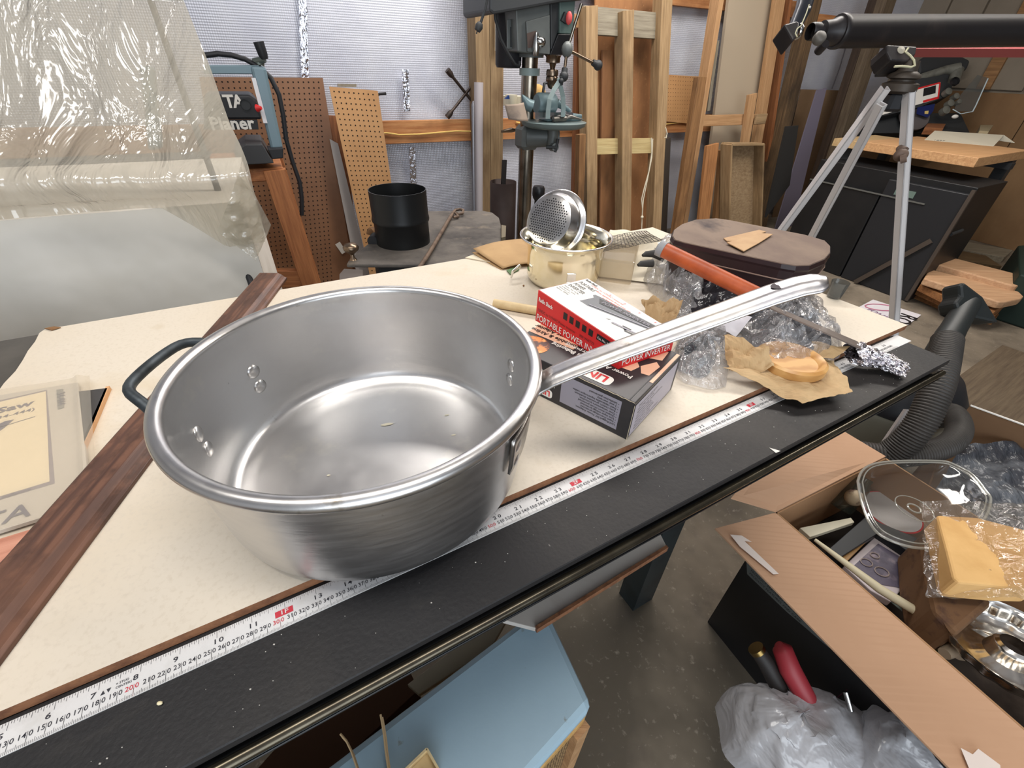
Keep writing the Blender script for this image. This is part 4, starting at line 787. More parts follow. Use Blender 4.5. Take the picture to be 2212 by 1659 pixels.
slab('leg', PP(440, 366), Vector((PP(430, 560).x, PP(430, 560).y, 0)), .085, .045, M_std, std, up=-NW)
slab('stretcher', PP(560, 600)-Z*0, PP(650, 600), .08, .04, M_std, std, up=-NW)
M_pl = mat('planer_grey', srgb(116, 138, 148), .4, .1); M_plk = mat('planer_black', srgb(30, 31, 35), .5)
pn = thing('benchtop_planer', 'blue-grey benchtop planer with a black crank on the wooden stand', 'planer', Vector((PP(520, 350).x, PP(520, 350).y, zst)))
def pq(name, pts, v0, th, m, par, bev=.003): b = MB(); b.prism([PP(x, y, v0) for x, y in pts], NW*th); return add_obj(name, b, m, par, bevel=bev)
pq('column', [(540, 142), (574, 144), (612, 322), (586, 326)], VP+.02, .06, M_pl, pn, .01)
pq('column', [(300, 142), (330, 144), (350, 322), (320, 326)], VP+.02, .06, M_pl, pn, .01)
pq('top_bar', [(440, 141), (560, 141), (560, 160), (440, 160)], VP+.03, .10, M_pl, pn)
pq('depth_scale', [(543, 168), (552, 168), (578, 266), (569, 266)], VP+.012, .006, mat('scale_white', srgb(226, 226, 230), .3), pn, 0)
ct = pq('cutterhead', [(440, 205), (540, 205), (556, 220), (566, 258), (440, 258)], VP+.0, .24, M_plk, pn, .008)
t = MB(); o_ = PP(516, 233, VP-.002); t.text('DELTA', o_, UW, Z, .062, 'RIGHT', .03); 
t = MB(); t.text('A', PP(506, 232, VP-.003), UW, Z, .058, 'LEFT', .03); t.text('T', PP(499, 232, VP-.003), UW, Z, .058, 'CENTER', .03); add_obj('lettering', t, M_wh, ct)
b = mbs(True); b.lathe([(0, 0), (.018, 0), (.018, .01)], PP(530, 226, VP-.006), -NW, 20); add_obj('dial', b, M_dpd, ct)
nb = pq('name_panel', [(440, 259), (556, 259), (559, 280), (440, 280)], VP+.0, .02, M_plk, pn, .001)
t = MB(); t.text('Planer', PP(553, 278, VP-.002), UW, Z, .060, 'RIGHT', .03); add_obj('lettering', t, M_wh, nb)
b = mbs(True); b.tube([PP(556, 234, VP-.01), PP(564, 233, VP-.02)], [.014, .006], 10); add_obj('pointer', b, M_rd, pn)
pq('infeed_table', [(515, 357), (592, 353), (566, 312), (530, 312), (505, 330)], VP-.04, .30, mat('planer_base', srgb(58, 58, 60), .5), pn)
pq('foot', [(578, 322), (612, 320), (612, 342), (588, 344)], VP-.02, .10, M_plk, pn)
b = mbs(True); b.tube([PP(560, 140, VP+.05), PP(560, 130, VP+.05)], .018, 10); b.tube([PP(548, 133, VP+.05), PP(572, 128, VP+.03)], .011, 8); ck = add_obj('crank', b, mat('crank_grey', srgb(104, 112, 106), .4, .5), pn)
b = mbs(True); b.tube([PP(572, 128, VP+.03), PP(568, 118, VP+.03), PP(558, 90, VP+.03)], [.013, .017, .019], 12); add_obj('crank_grip', b, M_plk, ck)
b = mbs(True); b.tube([PP(x, y, VP+.04) for x, y in ((440, 120), (470, 116), (500, 119), (530, 128), (560, 145), (585, 168), (603, 205), (612, 250), (618, 300), (632, 350), (648, 395), (652, 430), (652, 465))], .009, 8, up=NW); add_obj('power_cord', b, M_plk, pn)
# ================================================================== plastic-sheeted machine at the left
M_pw = mat('white_sheeting', srgb(232, 226, 216), .5, 0, [('noise', 1.6, srgb(204, 197, 184), .42, .65)], (1.5, .5, .08))
V0 = 1.22
def cover(i, j):   # lower cover: j 0 bottom .. 1 top
    u = -1.9+1.92*i; z = 1.0*j
    p = G(u, V0, z)
    d = .030*mnoise.noise(Vector((u*2.2, z*1.4, 4)))+.012*mnoise.noise(Vector((u*7, z*2, 9)))
    return p+NW*(d+.05*max(0, i-.93)/.07)
uR = .0
pr_ = PL(573, 600, G(0, V0, 0), NW)
uR = pr_.dot(UW)
zr = WL(560, 430, V0).z
def cover(i, j):
    u = -2.0+(uR+2.0)*i; z = (zr-.0)*j
    d = .028*mnoise.noise(Vector((u*2.2, z*1.4, 4)))+.010*mnoise.noise(Vector((u*7, z*2, 9)))
    return G(u, V0, z)+NW*d
cv = thing('covered_machine', 'tall machine shrouded in plastic sheeting left of the planer', 'machine', G(-1, 1.5, 0))
b = mbs(True); b.grid(cover, 60, 24); b.grid(lambda i, j: G(uR, V0+.6*i, zr*j)+NW*(.0), 6, 6); b.grid(lambda i, j: cover(i, 1)+NW*(.6*j)-Vector((0, 0, 0)), 60, 3); add_obj('white_cover', b, M_pw, cv)
# pole behind the clear plastic
pp0 = WL(318, -20, V0+.40); pp1 = WL(550, 634, V0-.03); d = (pp1-pp0).normalized(); pe_ = pp0+d*((.0-pp0.z)/d.z)
b = mbs(True); b.tube([pp0, pe_], .0075, 10); tag(add_obj('black_pole', b, mat('pole_black', srgb(34, 34, 38), .5)), 'thin black pole leaning inside and below the clear plastic sheeting', 'pole')
# clear plastic: parametrised by pixel-free profile; height z from the skirt to above the frame
M_clr = film('milky_plastic', srgb(216, 208, 190), .5, .13, (6.5, 1, .045, (2.4, 1, .45)), gain=2.0, var=(2.0, .42, .66))
RE = [(-.30, (372, -60)), (0, (398, 0)), (.25, (450, 130)), (.5, (492, 250)), (.62, (516, 300)), (.72, (535, 345)), (.80, (546, 400)), (.9, (565, 470)), (1.0, (572, 520))]
def redge(t):
    for (a, p), (c, q) in zip(RE, RE[1:]):
        if t <= c: k = (t-a)/(c-a); return (p[0]+(q[0]-p[0])*k, p[1]+(q[1]-p[1])*k)
    return RE[-1][1]
zT, zB = 2.0, WL(560, 500, V0-.05).z
eds = []
for k in range(41):
    t = -.3+1.3*k/40; x, y = redge(t); vv = V0-.05+(.25*(1-max(0, t)/.75) if t < .75 else 0); p = WL(x, y, vv); eds.append((p.dot(UW), p.dot(NW), p.z))
def clear(i, j):    # i 0 left .. 1 right edge, j 0 top .. 1 skirt
    k = j*40; a = int(min(k, 39)); f = k-a; e0, e1 = eds[a], eds[a+1]; u1 = e0[0]+(e1[0]-e0[0])*f; v1 = e0[1]+(e1[1]-e0[1])*f; z1 = e0[2]+(e1[2]-e0[2])*f
    if j > .84:
        lim = 1-(j-.84)/.16*(1-i)**.5*.9 if i < .97 else 1
        z1 = z1+(eds[34][2]-z1)*min(1, max(0, (.955-i)/.05))*.80
    u0 = -2.0; ii = i**.9; u = u0+(u1-u0)*ii; top = 1-min(1, j*1.05)
    fold = math.sin(ii*34+3*mnoise.noise(Vector((ii*4, j*1.5, 0))))*.016*(.35+top)+.035*mnoise.noise(Vector((u*3.5, z1*1.7, 2)))+.014*mnoise.noise(Vector((u*12, z1*5, 6)))
    bulge = -.05*math.exp(-((j-.80)/.05)**2)*(.5+.5*mnoise.noise(Vector((u*5, 1, 1))))
    return G(u, v1, z1)+NW*(fold+bulge-.02)+Z*(.02*mnoise.noise(Vector((u*4, z1*3, 12))))
b = mbs(True); b.grid(clear, 190, 130); add_obj('clear_sheeting', b, M_clr, cv)
# loose crumpled corner
g = sheet([WL(470, 500, V0-.07), WL(520, 360, V0-.08), WL(586, 488, V0-.05), WL(552, 566, V0-.09)], 0, 0, .028, 9, 3, NW)
b = mbs(True); b.grid(g, 36, 36); add_obj('loose_corner', b, film('milky_plastic_thin', srgb(206, 200, 184), .45, .13, (14, .9, .02)), cv)
# ================================================================== right background: bench, saw, cabinet, lumber on the floor
def flat(name, pts, z, th, m, par=None, bev=.0015, label=None, cat=None, group=None):
    b = MB(); b.prism([H(x, y, z)-Z*th for x, y in pts], Z*th); o = add_obj(name, b, m, par, bevel=bev)
    if label: tag(o, label, cat, group)
    return o
ZB = .88
BF = H(2115, 341, ZB); BL = H(1803, 297, ZB); BR = H(2240, 322, ZB)
fd = (BL-BF).normalized(); sd = (BR-BF).normalized(); L1 = (BL-BF).length
M_btop = wood('bench_top', srgb(206, 162, 116), srgb(176, 130, 88), 1, .5)
bn = thing('workbench', 'wooden-topped workbench by the right wall carrying the miter saw', 'workbench', Vector((BF.x, BF.y, 0))+fd*.6+sd*.3)
b = MB(); b.prism([p-Z*.055 for p in (BF, BF+sd*.85, BF+sd*.85+fd*L1*.78, BF+fd*L1*.78)], Z*.055); add_obj('bench_top', b, M_btop, bn, bevel=.003)
b = MB(); b.prism([p-Z*.055 for p in (BF+fd*L1*.785, BF+sd*.6+fd*L1*.785, BF+sd*.6+fd*L1, BF+fd*L1)], Z*.05); add_obj('end_board', b, wood('bench_end', srgb(196, 168, 124), srgb(168, 136, 94)), bn, bevel=.003)
for (s_, f_) in ((.72, .05), (.72, .9), (.12, .9)):
    p = BF+sd*s_+fd*L1*f_; b = MB(); b.box(Vector((p.x, p.y, (ZB-.055)/2)), (.07, .07, ZB-.055), sd, fd, Z); add_obj('leg', b, M_dpd, bn)
b = MB(); p = BF+sd*.62-Z*.085; b.bar(p-fd*.02, p+fd*.9, .05, .04); add_obj('rail', b, M_dpd, bn)
# black cabinet under the bench: vertical edge at E
E_ = H(1957, 652, 0); cdn = fd
M_cab = mat('black_cabinet', srgb(22, 23, 25), .45, 0, [('noise', 5, srgb(30, 30, 31), .4, .7)])
cb = thing('black_cabinet', 'tall black cabinet standing under the miter saw bench', 'cabinet', E_+cdn*.5+sd*.3)
hz = .74
b = MB(); b.prism([E_+cdn*.0+sd*.04, E_+sd*.5, E_+sd*.5+cdn*1.0, E_+sd*.04+cdn*1.0], Z*hz); add_obj('carcass', b, M_cab, cb, bevel=.004)
b = MB(); b.prism([E_+Z*.002, E_+sd*.035+Z*.002, E_+sd*.035+cdn*.47+Z*.002, E_+cdn*.47+Z*.002], Z*(hz-.04)); add_obj('door', b, mat('door_charcoal', srgb(36, 37, 40), .4), cb, bevel=.004)
b = MB(); b.prism([E_+cdn*.48+Z*.002, E_+cdn*.48+sd*.035+Z*.002, E_+sd*.035+cdn*1.0+Z*.002, E_+cdn*1.0+Z*.002], Z*(hz-.14)); dr = add_obj('door', b, M_cab, cb, bevel=.004)
b = MB(); b.prism([E_+cdn*.40-sd*.004+Z*(hz-.12), E_+cdn*.28-sd*.004+Z*(hz-.12), E_+cdn*.28-sd*.004+Z*(hz-.08), E_+cdn*.40-sd*.004+Z*(hz-.08)], sd*.006); add_obj('label_plate', b, mat('pale_green_plate', srgb(100, 118, 110), .5), cb)
b = mbs(); b.bar(E_+cdn*1.0-sd*.004+Z*(hz-.137), E_+cdn*.2-sd*.004+Z*(hz-.137), .008, .008); add_obj('edge_trim', b, mat('edge_grey', srgb(92, 92, 88), .5), cb)
b = MB(); p = E_+Z*.01; b.bar(p-sd*.006, p-sd*.006+Z*(hz-.02), .014, .02, cdn); b.bar(p-sd*.02+cdn*.35, p-sd*.006+Z*.40+cdn*.06, .016, .03, cdn); add_obj('edge_strip', b, mat('edge_brown', srgb(70, 60, 52), .6), cb)
b = mbs(True); p = E_+sd*.05+Z*(.46); b.tube([p, p+sd*.16+Z*.005], .012, 8); add_obj('pull_handle', b, M_dpd, cb)
# miter saw
def DD(px, py, d): return DP(px, py, d)
dS = (BF+sd*.35+fd*.75-CAM).dot(_f)
msb = H(1960, 282, ZB)
M_msg = mat('saw_grey', srgb(112, 112, 104), .5, .3, [('noise', 14, srgb(84, 84, 78), .45, .7)]); M_clrg = film('clear_guard', srgb(180, 185, 185), .12)
ms = thing('miter_saw', 'dark miter saw with white warning label and clear guard on the bench', 'miter saw', Vector((msb.x, msb.y, ZB)))
dS = (msb-CAM).dot(_f)-.02
def mq(name, pts, d, th, m, par=None, bev=.004): b = MB(); b.prism([DD(x, y, d) for x, y in pts], _f*th); return add_obj(name, b, m, par or ms, bevel=bev)
arm = mq('arm_housing', [(1906, 192), (1976, 166), (2052, 146), (2062, 170), (2052, 205), (1985, 232), (1902, 252)], dS, .12, M_dpd)
lbp = mq('warning_label', [(1905, 214), (1934, 203), (2032, 178), (2028, 213), (1975, 228), (1903, 249)], dS-.003, .003, M_wh, None, 0)
mq('label_border', [(1905, 210), (2031, 177), (2032, 180), (1905, 214)], dS-.004, .002, M_rd, None, 0); mq('label_border', [(2029, 180), (2032, 180), (2028, 213), (2025, 212)], dS-.004, .002, M_rd, None, 0); mq('label_border', [(1994, 217), (2028, 208), (2028, 213), (1994, 222)], dS-.004, .002, M_rd, None, 0)
mq('label_inset', [(1996, 191), (2022, 184), (2021, 201), (1994, 208)], dS-.005, .002, M_dk, None, 0)
t = MB(); X_ = (DD(2000, 200, dS)-DD(1960, 211, dS)).normalized(); Y_ = _f.cross(X_)*-1
for k, s_ in enumerate(('WARNING', 'ALWAYS WEAR', 'EYE PROTECTION')): t.text(s_, DD(1916, 222+8*k, dS-.006), X_, Y_, .022, 'LEFT', .01)
add_obj('lettering', t, M_dk, lbp)
mq('motor_housing', [(1998, 120), (2070, 116), (2098, 130), (2090, 150), (2040, 148), (1985, 160), (1985, 130)], dS+.05, .16, M_dpd, None, .02)
b = mbs(True); b.tube([DD(1975, 172, dS+.03), DD(2040, 152, dS), DD(2068, 150, dS-.02)], [.03, .035, .05], 14); b.tube([DD(2068, 152, dS-.02), DD(2060, 175, dS-.03)], [.045, .04], 16); add_obj('dust_port', b, M_msg, ms)
b = mbs(True); b.lathe([(0, 0), (.034, 0), (.034, .02)], DD(2060, 178, dS-.08), -_f, 16); add_obj('port_mouth', b, M_dk, ms)
b = mbs(True); b.lathe([(0, -.01), (.13, -.01), (.13, .01), (0, .01)], DD(1975, 250, dS+.03), _f, 40); add_obj('blade_cover', b, mat('saw_plate', srgb(104, 98, 98), .4, .3), ms)
mq('info_sticker', [(1982, 232), (2020, 224), (2016, 240), (2004, 254), (1980, 246)], dS-.012, .003, mat('navy_sticker', srgb(24, 34, 84), .4), None, 0); mq('sticker_badge', [(1998, 240), (2006, 239), (2005, 246), (1998, 246)], dS-.015, .003, mat('gold_sticker', srgb(206, 180, 110), .4), None, 0)
b = mbs(True)
for x, y, r in ((2045, 200, .03), (2062, 210, .026), (2050, 225, .03), (2040, 240, .034), (2068, 222, .02)): b.lathe([(0, -.02), (r, -.02), (r, .02), (0, .025)], DD(x, y, dS-.03), -_f, 14)
add_obj('bolts', b, M_msg, ms)['kind'] = 'stuff'
b = mbs(); b.prism([DD(x, y, dS-.04) for x, y in ((2060, 240), (2100, 240), (2135, 168), (2112, 162), (2075, 205))], _f*.004); add_obj('clear_guard', b, M_clrg, ms)
b = mbs(True); b.tube([DD(2101, 241, dS-.04), DD(2108, 228, dS-.04), DD(2134, 170, dS-.04)], .005, 8); b.tube([DD(2058, 236, dS-.04), DD(2075, 246, dS-.04), DD(2101, 241, dS-.04)], .004, 8); add_obj('guard_rim', b, mat('guard_rim', srgb(190, 205, 210), .15), ms)
b = mbs(True); b.sph(DD(2063, 252, dS-.06), .02, 10, 8, (1.4, .8, .8)); add_obj('white_wing_nut', b, M_wh, ms)
mq('base', [(1880, 244), (2075, 244), (2095, 286), (1870, 288)], dS+.08, .2, M_dpd)
b = mbs(); b.prism([H(x, y, ZB+.002) for x, y in ((1990, 290), (2010, 262), (2048, 258), (2030, 292))], Z*.05); tag(add_obj('wood_offcut', b, M_red), 'reddish wood offcut behind the white trim piece on the bench', 'wood')
# V-shaped trim on the bench
M_bead = mat('trim_white', srgb(206, 198, 178), .6)
q0, q1 = H(1997, 302, ZB+.001), H(2146, 316, ZB+.001); ax = (q1-q0).normalized(); sdv = Z.cross(ax)
b = MB(); 
r0, r1 = H(2012, 296, ZB+.001)+Z*.045, H(2160, 306, ZB+.001)+Z*.045
k0, k1 = H(2050, 289, ZB+.001), H(2192, 308, ZB+.001)
b.prism([q0, q1, r1, r0], Vector((0, 0, -.003))); b.prism([r0, r1, k1, k0], Vector((0, 0, -.003)))
vt = tag(add_obj('corner_trim', b, M_bead), 'white folded corner trim strip lying on the workbench', 'trim'); 
t = MB(); Xt = (q1-q0).normalized(); Yt = (r0-q0).normalized(); t.text('1837', q0+Xt*.05+Yt*.008+Xt.cross(Yt)*.001, Xt, Yt, .035, 'LEFT', .0); add_obj('pencil_note', t, mat('pencil', srgb(110, 104, 98), .8), vt)
b = MB(); b.prism([H(x, y, ZB+.06) for x, y in ((2116, 282), (2136, 284), (2146, 270), (2118, 270))], Z*-.058); tag(add_obj('pale_block', b, mat('pale_block', srgb(150, 136, 108), .7)), 'small pale block standing behind the folded trim', 'block')
# lumber pile on the floor
M_pl1 = wood('plank_tan', srgb(196, 158, 122), srgb(170, 128, 94), .8, .6); M_plb = mat('plank_purple_edge', srgb(116, 82, 72), .7)
def plank(pts, z, th, m, label, bev=.004): return flat('plank', pts, z, th, m, None, bev, label, 'plank', None)
flat('plank', [(2044, 514), (2188, 540), (2170, 556), (2034, 530)], .05, .05, M_grey, None, .003, 'grey plank flat on the floor against the brown wainscot', 'plank')
flat('plank', [(2028, 532), (2130, 552), (2165, 575), (2018, 552)], .08, .08, wood('plank_dark', srgb(104, 84, 58), srgb(76, 58, 38)), None, .003, 'dark plank behind the two rounded planks', 'plank')
PA = [(2016, 566), (2030, 549), (2260, 608), (2206, 616), (2186, 616), (2160, 608)]
def stack(name, pts, z, th, m, label): return flat(name, pts, z, th, m, None, .008, label, 'plank')
stack('plank', [(1996, 601), (2008, 581), (2200, 628), (2212, 640), (2206, 645), (2172, 652), (2160, 652)], .20, .045, M_pl1, 'front rounded-corner tan plank on top of the floor stack')
stack('plank', [(2016, 568), (2030, 549), (2230, 600), (2260, 612), (2196, 617), (2188, 616)], .235, .05, M_pl1, 'rear rounded-corner tan plank with purplish edge on the floor stack')
for k in range(3):
    flat('plank', [(1978+5*k, 632-9*k), (2000, 600), (2180, 650), (2150, 690-9*k), (2060, 667-9*k)], .04+.05*k, .045, wood('stack_red', srgb(158, 108, 64), srgb(110, 70, 40)), None, .003, ('bottom', 'second', 'third')[k]+' reddish board in the floor stack under the tan planks', 'plank')
b = mbs(); b.prism([H(x, y, .30) for x, y in ((2200, 530), (2290, 520), (2310, 620), (2204, 592))], -Z*.298); tag(add_obj('green_crate', b, mat('dark_green', srgb(22, 40, 34), .6), bevel=.01), 'dark green container cut off by the right edge above the planks', 'container')
# paper sign on the floor behind the table
sg = thing('paper_sign', 'white printed sheet with black letters on the floor behind the table corner', 'sign', H(1925, 672, 0))
sp = [H(x, y, .008) for x, y in ((1850, 666), (1886, 647), (1990, 680), (1955, 706))]
b = MB(); b.prism([p-Z*.006 for p in sp], Z*.006); add_obj('sheet', b, mat('paper_white', srgb(214, 210, 214), .6), sg)
X_ = (H(1955, 704, .0)-H(1985, 682, .0)).normalized(); Y_ = Z.cross(X_)
t = MB(); o_ = H(1947, 677, .0105); t.text('RO', o_-X_*.02, X_, Y_, .13, 'LEFT', .015); add_obj('lettering', t, M_dk, sg)
t = MB(); t.text('JOHN', H(1872, 668, .0105), (H(1918, 690, 0)-H(1872, 668, 0)).normalized(), Z.cross((H(1918, 690, 0)-H(1872, 668, 0)).normalized()), .06, 'LEFT', .0); add_obj('lettering', t, mat('sign_violet', srgb(130, 100, 130), .6), sg)
b = mbs(True); cc = H(1902, 664, .0105); b.tube([cc+Vector((.10*math.cos(a), .05*math.sin(a)*(1 if abs(math.sin(a)) > .1 else 1), .001)) for a in [2*PI*k/14 for k in range(14)]], .0035, 5, True); add_obj('emblem', b, mat('sign_pink', srgb(188, 120, 140), .6), sg)
b = MB(); b.prism([H(x, y, .012) for x, y in ((1914, 691), (1925, 683), (1930, 690), (1924, 694))], Z*.001); add_obj('red_corner', b, M_rd, sg)
# ================================================================== telescope on tripod
M_tel = mat('telescope_black', srgb(40, 37, 38), .42, .1, [('noise', 12, srgb(72, 62, 58), .55, .85, (1, 1, .6))]); M_all = mat('tripod_aluminium', srgb(236, 233, 232), .35, .35)
te = thing('telescope', 'dusty black telescope with white string on a silver tripod', 'telescope', Vector((1.14, 1.6, 0)))
dt = 1.27
b = mbs(True)
p0 = DD(1806, 68, dt); p1 = DD(2400, 66, dt+.12); ax = (p1-p0).normalized()
b.lathe([(0, 0), (.041, 0), (.0425, .003), (.0425, .015), (.040, .018), (.040, (p1-p0).length), (0, (p1-p0).length)], p0, ax, 40); add_obj('tube', b, M_tel, te)
b = mbs(True); b.lathe([(.020, -.085), (.022, -.08), (.022, -.062), (.018, -.06), (.018, -.05), (.026, -.048), (.028, -.02), (.033, -.01), (.036, .002)], p0, ax, 28); add_obj('focuser', b, M_tel, te)
fc = DD(1770, 82, dt-.035); b = mbs(True); b.lathe([(0, -.01), (.015, -.01), (.0165, -.006), (.0165, .006), (.012, .011), (0, .011)], fc, -_f, 24); add_obj('focus_knob', b, mat('dusty_knob', srgb(96, 92, 86), .5), te)
b = mbs(True); b.lathe([(0, 0), (.012, 0), (.012, .03)], DD(1783, 94, dt-.01), _f, 16); add_obj('focus_knob', b, M_tel, te)
b = MB(); b.prism([DD(x, y, dt-.03) for x, y in ((1693, 52), (1722, 44), (1728, 48), (1724, 76), (1714, 88))], _f*.06); add_obj('diagonal', b, M_tel, te, bevel=.006)
b = mbs(True); b.tube([DD(1712, 70, dt), DD(1735, 20, dt), DD(1746, -25, dt)], [.016, .022, .024], 18); add_obj('eyepiece', b, mat('eyepiece_black', srgb(40, 44, 52), .3, .2), te)
b = mbs(True); b.lathe([(.019, -.004), (.021, 0), (.019, .006)], DD(1722, 68, dt), ax, 20); b.sph(DD(1749, 17, dt-.02), .004, 8, 6); add_obj('set_screw', b, M_ch, te)
b = mbs(True); b.tube([DD(x, y, dt-.04) for x, y in ((1748, 10), (1742, 28), (1735, 45), (1730, 56), (1722, 62), (1718, 72), (1722, 80))], .0016, 6); add_obj('string', b, mat('string_cream', srgb(196, 192, 160), .8), te)
# saddle, head
b = MB(); b.prism([DD(x, y, dt-.03) for x, y in ((1916, 96), (1982, 100), (1978, 118), (1962, 132), (1924, 130), (1916, 112))], _f*.06); add_obj('saddle', b, M_tel, te, bevel=.004)
hd = DD(1950, 172, 1.28)
b = mbs(True); b.lathe([(.022, .045), (.026, .02), (.040, .012), (.042, .004), (.030, 0), (.030, -.004), (.046, -.01), (.046, -.028), (.03, -.035), (0, -.036)], hd, Z, 28); add_obj('tripod_head', b, mat('head_dusty', srgb(70, 62, 54), .5, .2), te)
b = MB(); b.prism([DD(x, y, 1.26) for x, y in ((1922, 110), (1976, 104), (1976, 140), (1918, 142))], _f*.05); add_obj('fork_mount', b, M_plk, te, bevel=.004)
b = mbs(True); b.lathe([(0, -.003), (.010, -.003), (.011, .006), (0, .008)], DD(1943, 111, 1.245), -_f, 14); add_obj('mount_bolt', b, mat('pale_bolt', srgb(170, 164, 148), .4), te)
b = mbs(True); b.tube([DD(x, y, 1.235) for x, y in ((1962, 104), (1956, 112), (1966, 120), (1974, 130), (1976, 142), (1968, 145), (1948, 143), (1932, 144))], .0028, 6); add_obj('string', b, mat('string_cream', srgb(196, 192, 160), .8), te)
b = MB(); b.box(hd-Z*.055, (.05, .05, .05), bev=.008); add_obj('leg_hub', b, M_plk, te)
bridge = None
def leg3(px0, py0, px1, py1, k, w_, nm='leg'):
    top_ = DD(px0, py0, 1.27); foot = H(px0+(px1-px0)*k, py0+(py1-py0)*k, 0.004) if k else H(px1, py1, .004)
    d = (foot-top_).normalized(); sidev = d.cross(_f).normalized(); nrm = d.cross(sidev).normalized()
    b = MB(); x_, y_, z_ = d, sidev, nrm
    for sgn in (-1, 1): b.box((top_+foot)/2+sidev*(w_/2-.002)*sgn, ((foot-top_).length, .004, .022), x_, y_, z_)
    b.box((top_+foot)/2+nrm*.010, ((foot-top_).length, w_, .002), x_, y_, z_)
    o = add_obj(nm, b, M_all, te); b = mbs(True); b.sph(foot+Z*.012-d*.01, .014, 10, 8); add_obj('foot_cap', b, M_plk, o); return top_, foot
leg3(1913, 190, 1690, 495, 1.83, .022); leg3(1905, 225, 1757, 505, 1.86, .018); t3, f3 = leg3(1964, 192, 1912, 985, 0, .022)
c_ = t3.lerp(f3, .26)
b = mbs(True); b.sph(DD(1946, 335, 1.32), .020, 14, 10, (1, .8, .9)); b.tube([DD(1945, 345, 1.31), DD(1958, 341, 1.30)], .012, 10); b.tube([DD(1942, 318, 1.33), DD(1950, 328, 1.32)], [.008, .016], 8); add_obj('leg_clamp', b, mat('clamp_brown', srgb(112, 92, 80), .6), te)
# red level behind the tube
b = MB(); b.prism([DD(x, y, 1.9) for x, y in ((1984, 92), (2320, 92), (2320, 106), (1980, 105))], _f*.05); rl = tag(add_obj('red_box', b, mat('faded_red', srgb(168, 84, 84), .5)), 'faded red box edge just below the telescope tube', 'box')
# ================================================================== shop vac nozzle, hose, drum
M_hose = mat('hose_black', srgb(62, 58, 54), .55, 0, [('noise', 6, srgb(46, 43, 40), .4, .7)]); M_noz = mat('nozzle_black', srgb(34, 38, 38), .45, 0, [('noise', 12, srgb(60, 56, 48), .6, .9)])
def catmull(P, n=10, closed=False):
    P = [Vector(p) for p in P]; out = []
    for i in range(len(P)-1):
        a = P[max(i-1, 0)]; b_ = P[i]; c = P[i+1]; d = P[min(i+2, len(P)-1)]
        for k in range(n):
            t = k/n; out.append(.5*((2*b_)+(c-a)*t+(2*a-5*b_+4*c-d)*t*t+(-a+3*b_-3*c+d)*t**3))
    out.append(P[-1]); return out
def ribbed(path, r, pitch=.0075):
    P = catmull(path, 12); L = [0]
    for a, b_ in zip(P, P[1:]): L.append(L[-1]+(b_-a).length)
    n = int(L[-1]/pitch); pts = []; rr = []; j = 0
    for k in range(n*4):
        s = L[-1]*k/(n*4)
        while L[j+1] < s: j += 1
        pts.append(P[j].lerp(P[j+1], (s-L[j])/(L[j+1]-L[j]))); rr.append(r*(1, .98, .915, .98)[k % 4])
    b = mbs(True); b.tube(pts, rr, 22); return b
vc = thing('shop_vacuum', 'grey shop vacuum drum with ribbed black hose and upright nozzle', 'vacuum', H(1890, 930, .1)+Vector((.1, .2, -.1)))
dh = 1.20
hpts = [DP(2046, 735, 1.22), DP(2034, 800, 1.16), DP(2020, 850, 1.14), DP(1985, 920, 1.15), DP(1930, 975, 1.19), DP(1860, 1000, 1.24), DP(1790, 1010, 1.30)]
add_obj('hose', ribbed(hpts, .036), M_hose, vc)
hp2 = [DP(1700, 930, 1.30), DP(1760, 962, 1.26), DP(1850, 975, 1.22), DP(1950, 985, 1.19), DP(2040, 965, 1.20), DP(2072, 930, 1.26), DP(2056, 893, 1.34), DP(2010, 900, 1.42), DP(1960, 930, 1.45)]
add_obj('hose', ribbed(hp2, .031), M_hose, vc)
n0 = DP(2030, 760, 1.24); n1 = DP(2092, 655, 1.30); dn = (n1-n0).normalized()
b = mbs(True); b.tube([n0-dn*.03, n0+dn*.07, n0+dn*.10, n1], [.033, .033, .031, .029], 20); wd_ = add_obj('wand', b, M_noz, vc)
A1, A2 = DP(2080, 608, 1.30), DP(2156, 688, 1.30)
axn = (A2-A1).normalized(); up_ = dn
b = MB(); mid = (A1+A2)/2
b.prism([DP(x, y, 1.275) for x, y in ((2074, 616), (2083, 608), (2125, 640), (2161, 697), (2146, 696), (2120, 690), (2098, 686), (2070, 676), (2064, 655), (2076, 640))], _f*.06); add_obj('floor_nozzle', b, M_noz, vc, bevel=.012)
# drum
dcn = DP(1880, 905, 1.72); dcn.z = 0
b = mbs(True); b.lathe([(0, .01), (.17, .01), (.18, .03), (.20, .28), (.21, .30), (.21, .315), (0, .32)], dcn, n=48); drum = add_obj('drum', b, mat('drum_grey', srgb(136, 136, 124), .45), vc)
b = mbs(True); b.lathe([(.215, .32), (.215, .35), (.17, .42), (.08, .45), (0, .455)], dcn, n=48); add_obj('motor_lid', b, M_plk, vc)
t = MB(); o_ = DP(1885, 942, (dcn-CAM).dot(_f)-.21); t.text('R', o_, _r, Z*.9+_r*.35, .05, 'LEFT', .02); add_obj('lettering', t, M_dk, vc)
# pale saw-toothed strip next to the hose
b = MB(); b.prism([DP(x, y, 1.28) for x, y in ((1958, 884), (1977, 885), (1925, 955), (1905, 962))], _f*.01); tag(add_obj('pale_strip', b, mat('pale_grey', srgb(150, 142, 138), .6)), 'pale grey strip beside the black hose', 'strip')
b = MB(); b.prism([H(x, y, .02) for x, y in ((2126, 895), (2050, 862), (2212, 760), (2230, 900))], -Z*.015) ; 
# old dark board on the floor at right
slab_ = slab('dark_timber', H(2235, 780, .03), H(2085, 905, .03), .30, .05, wood('timber_dark', srgb(98, 84, 66), srgb(76, 62, 48)), None); tag(slab_, 'dark brown timber on the floor at the right edge', 'timber')
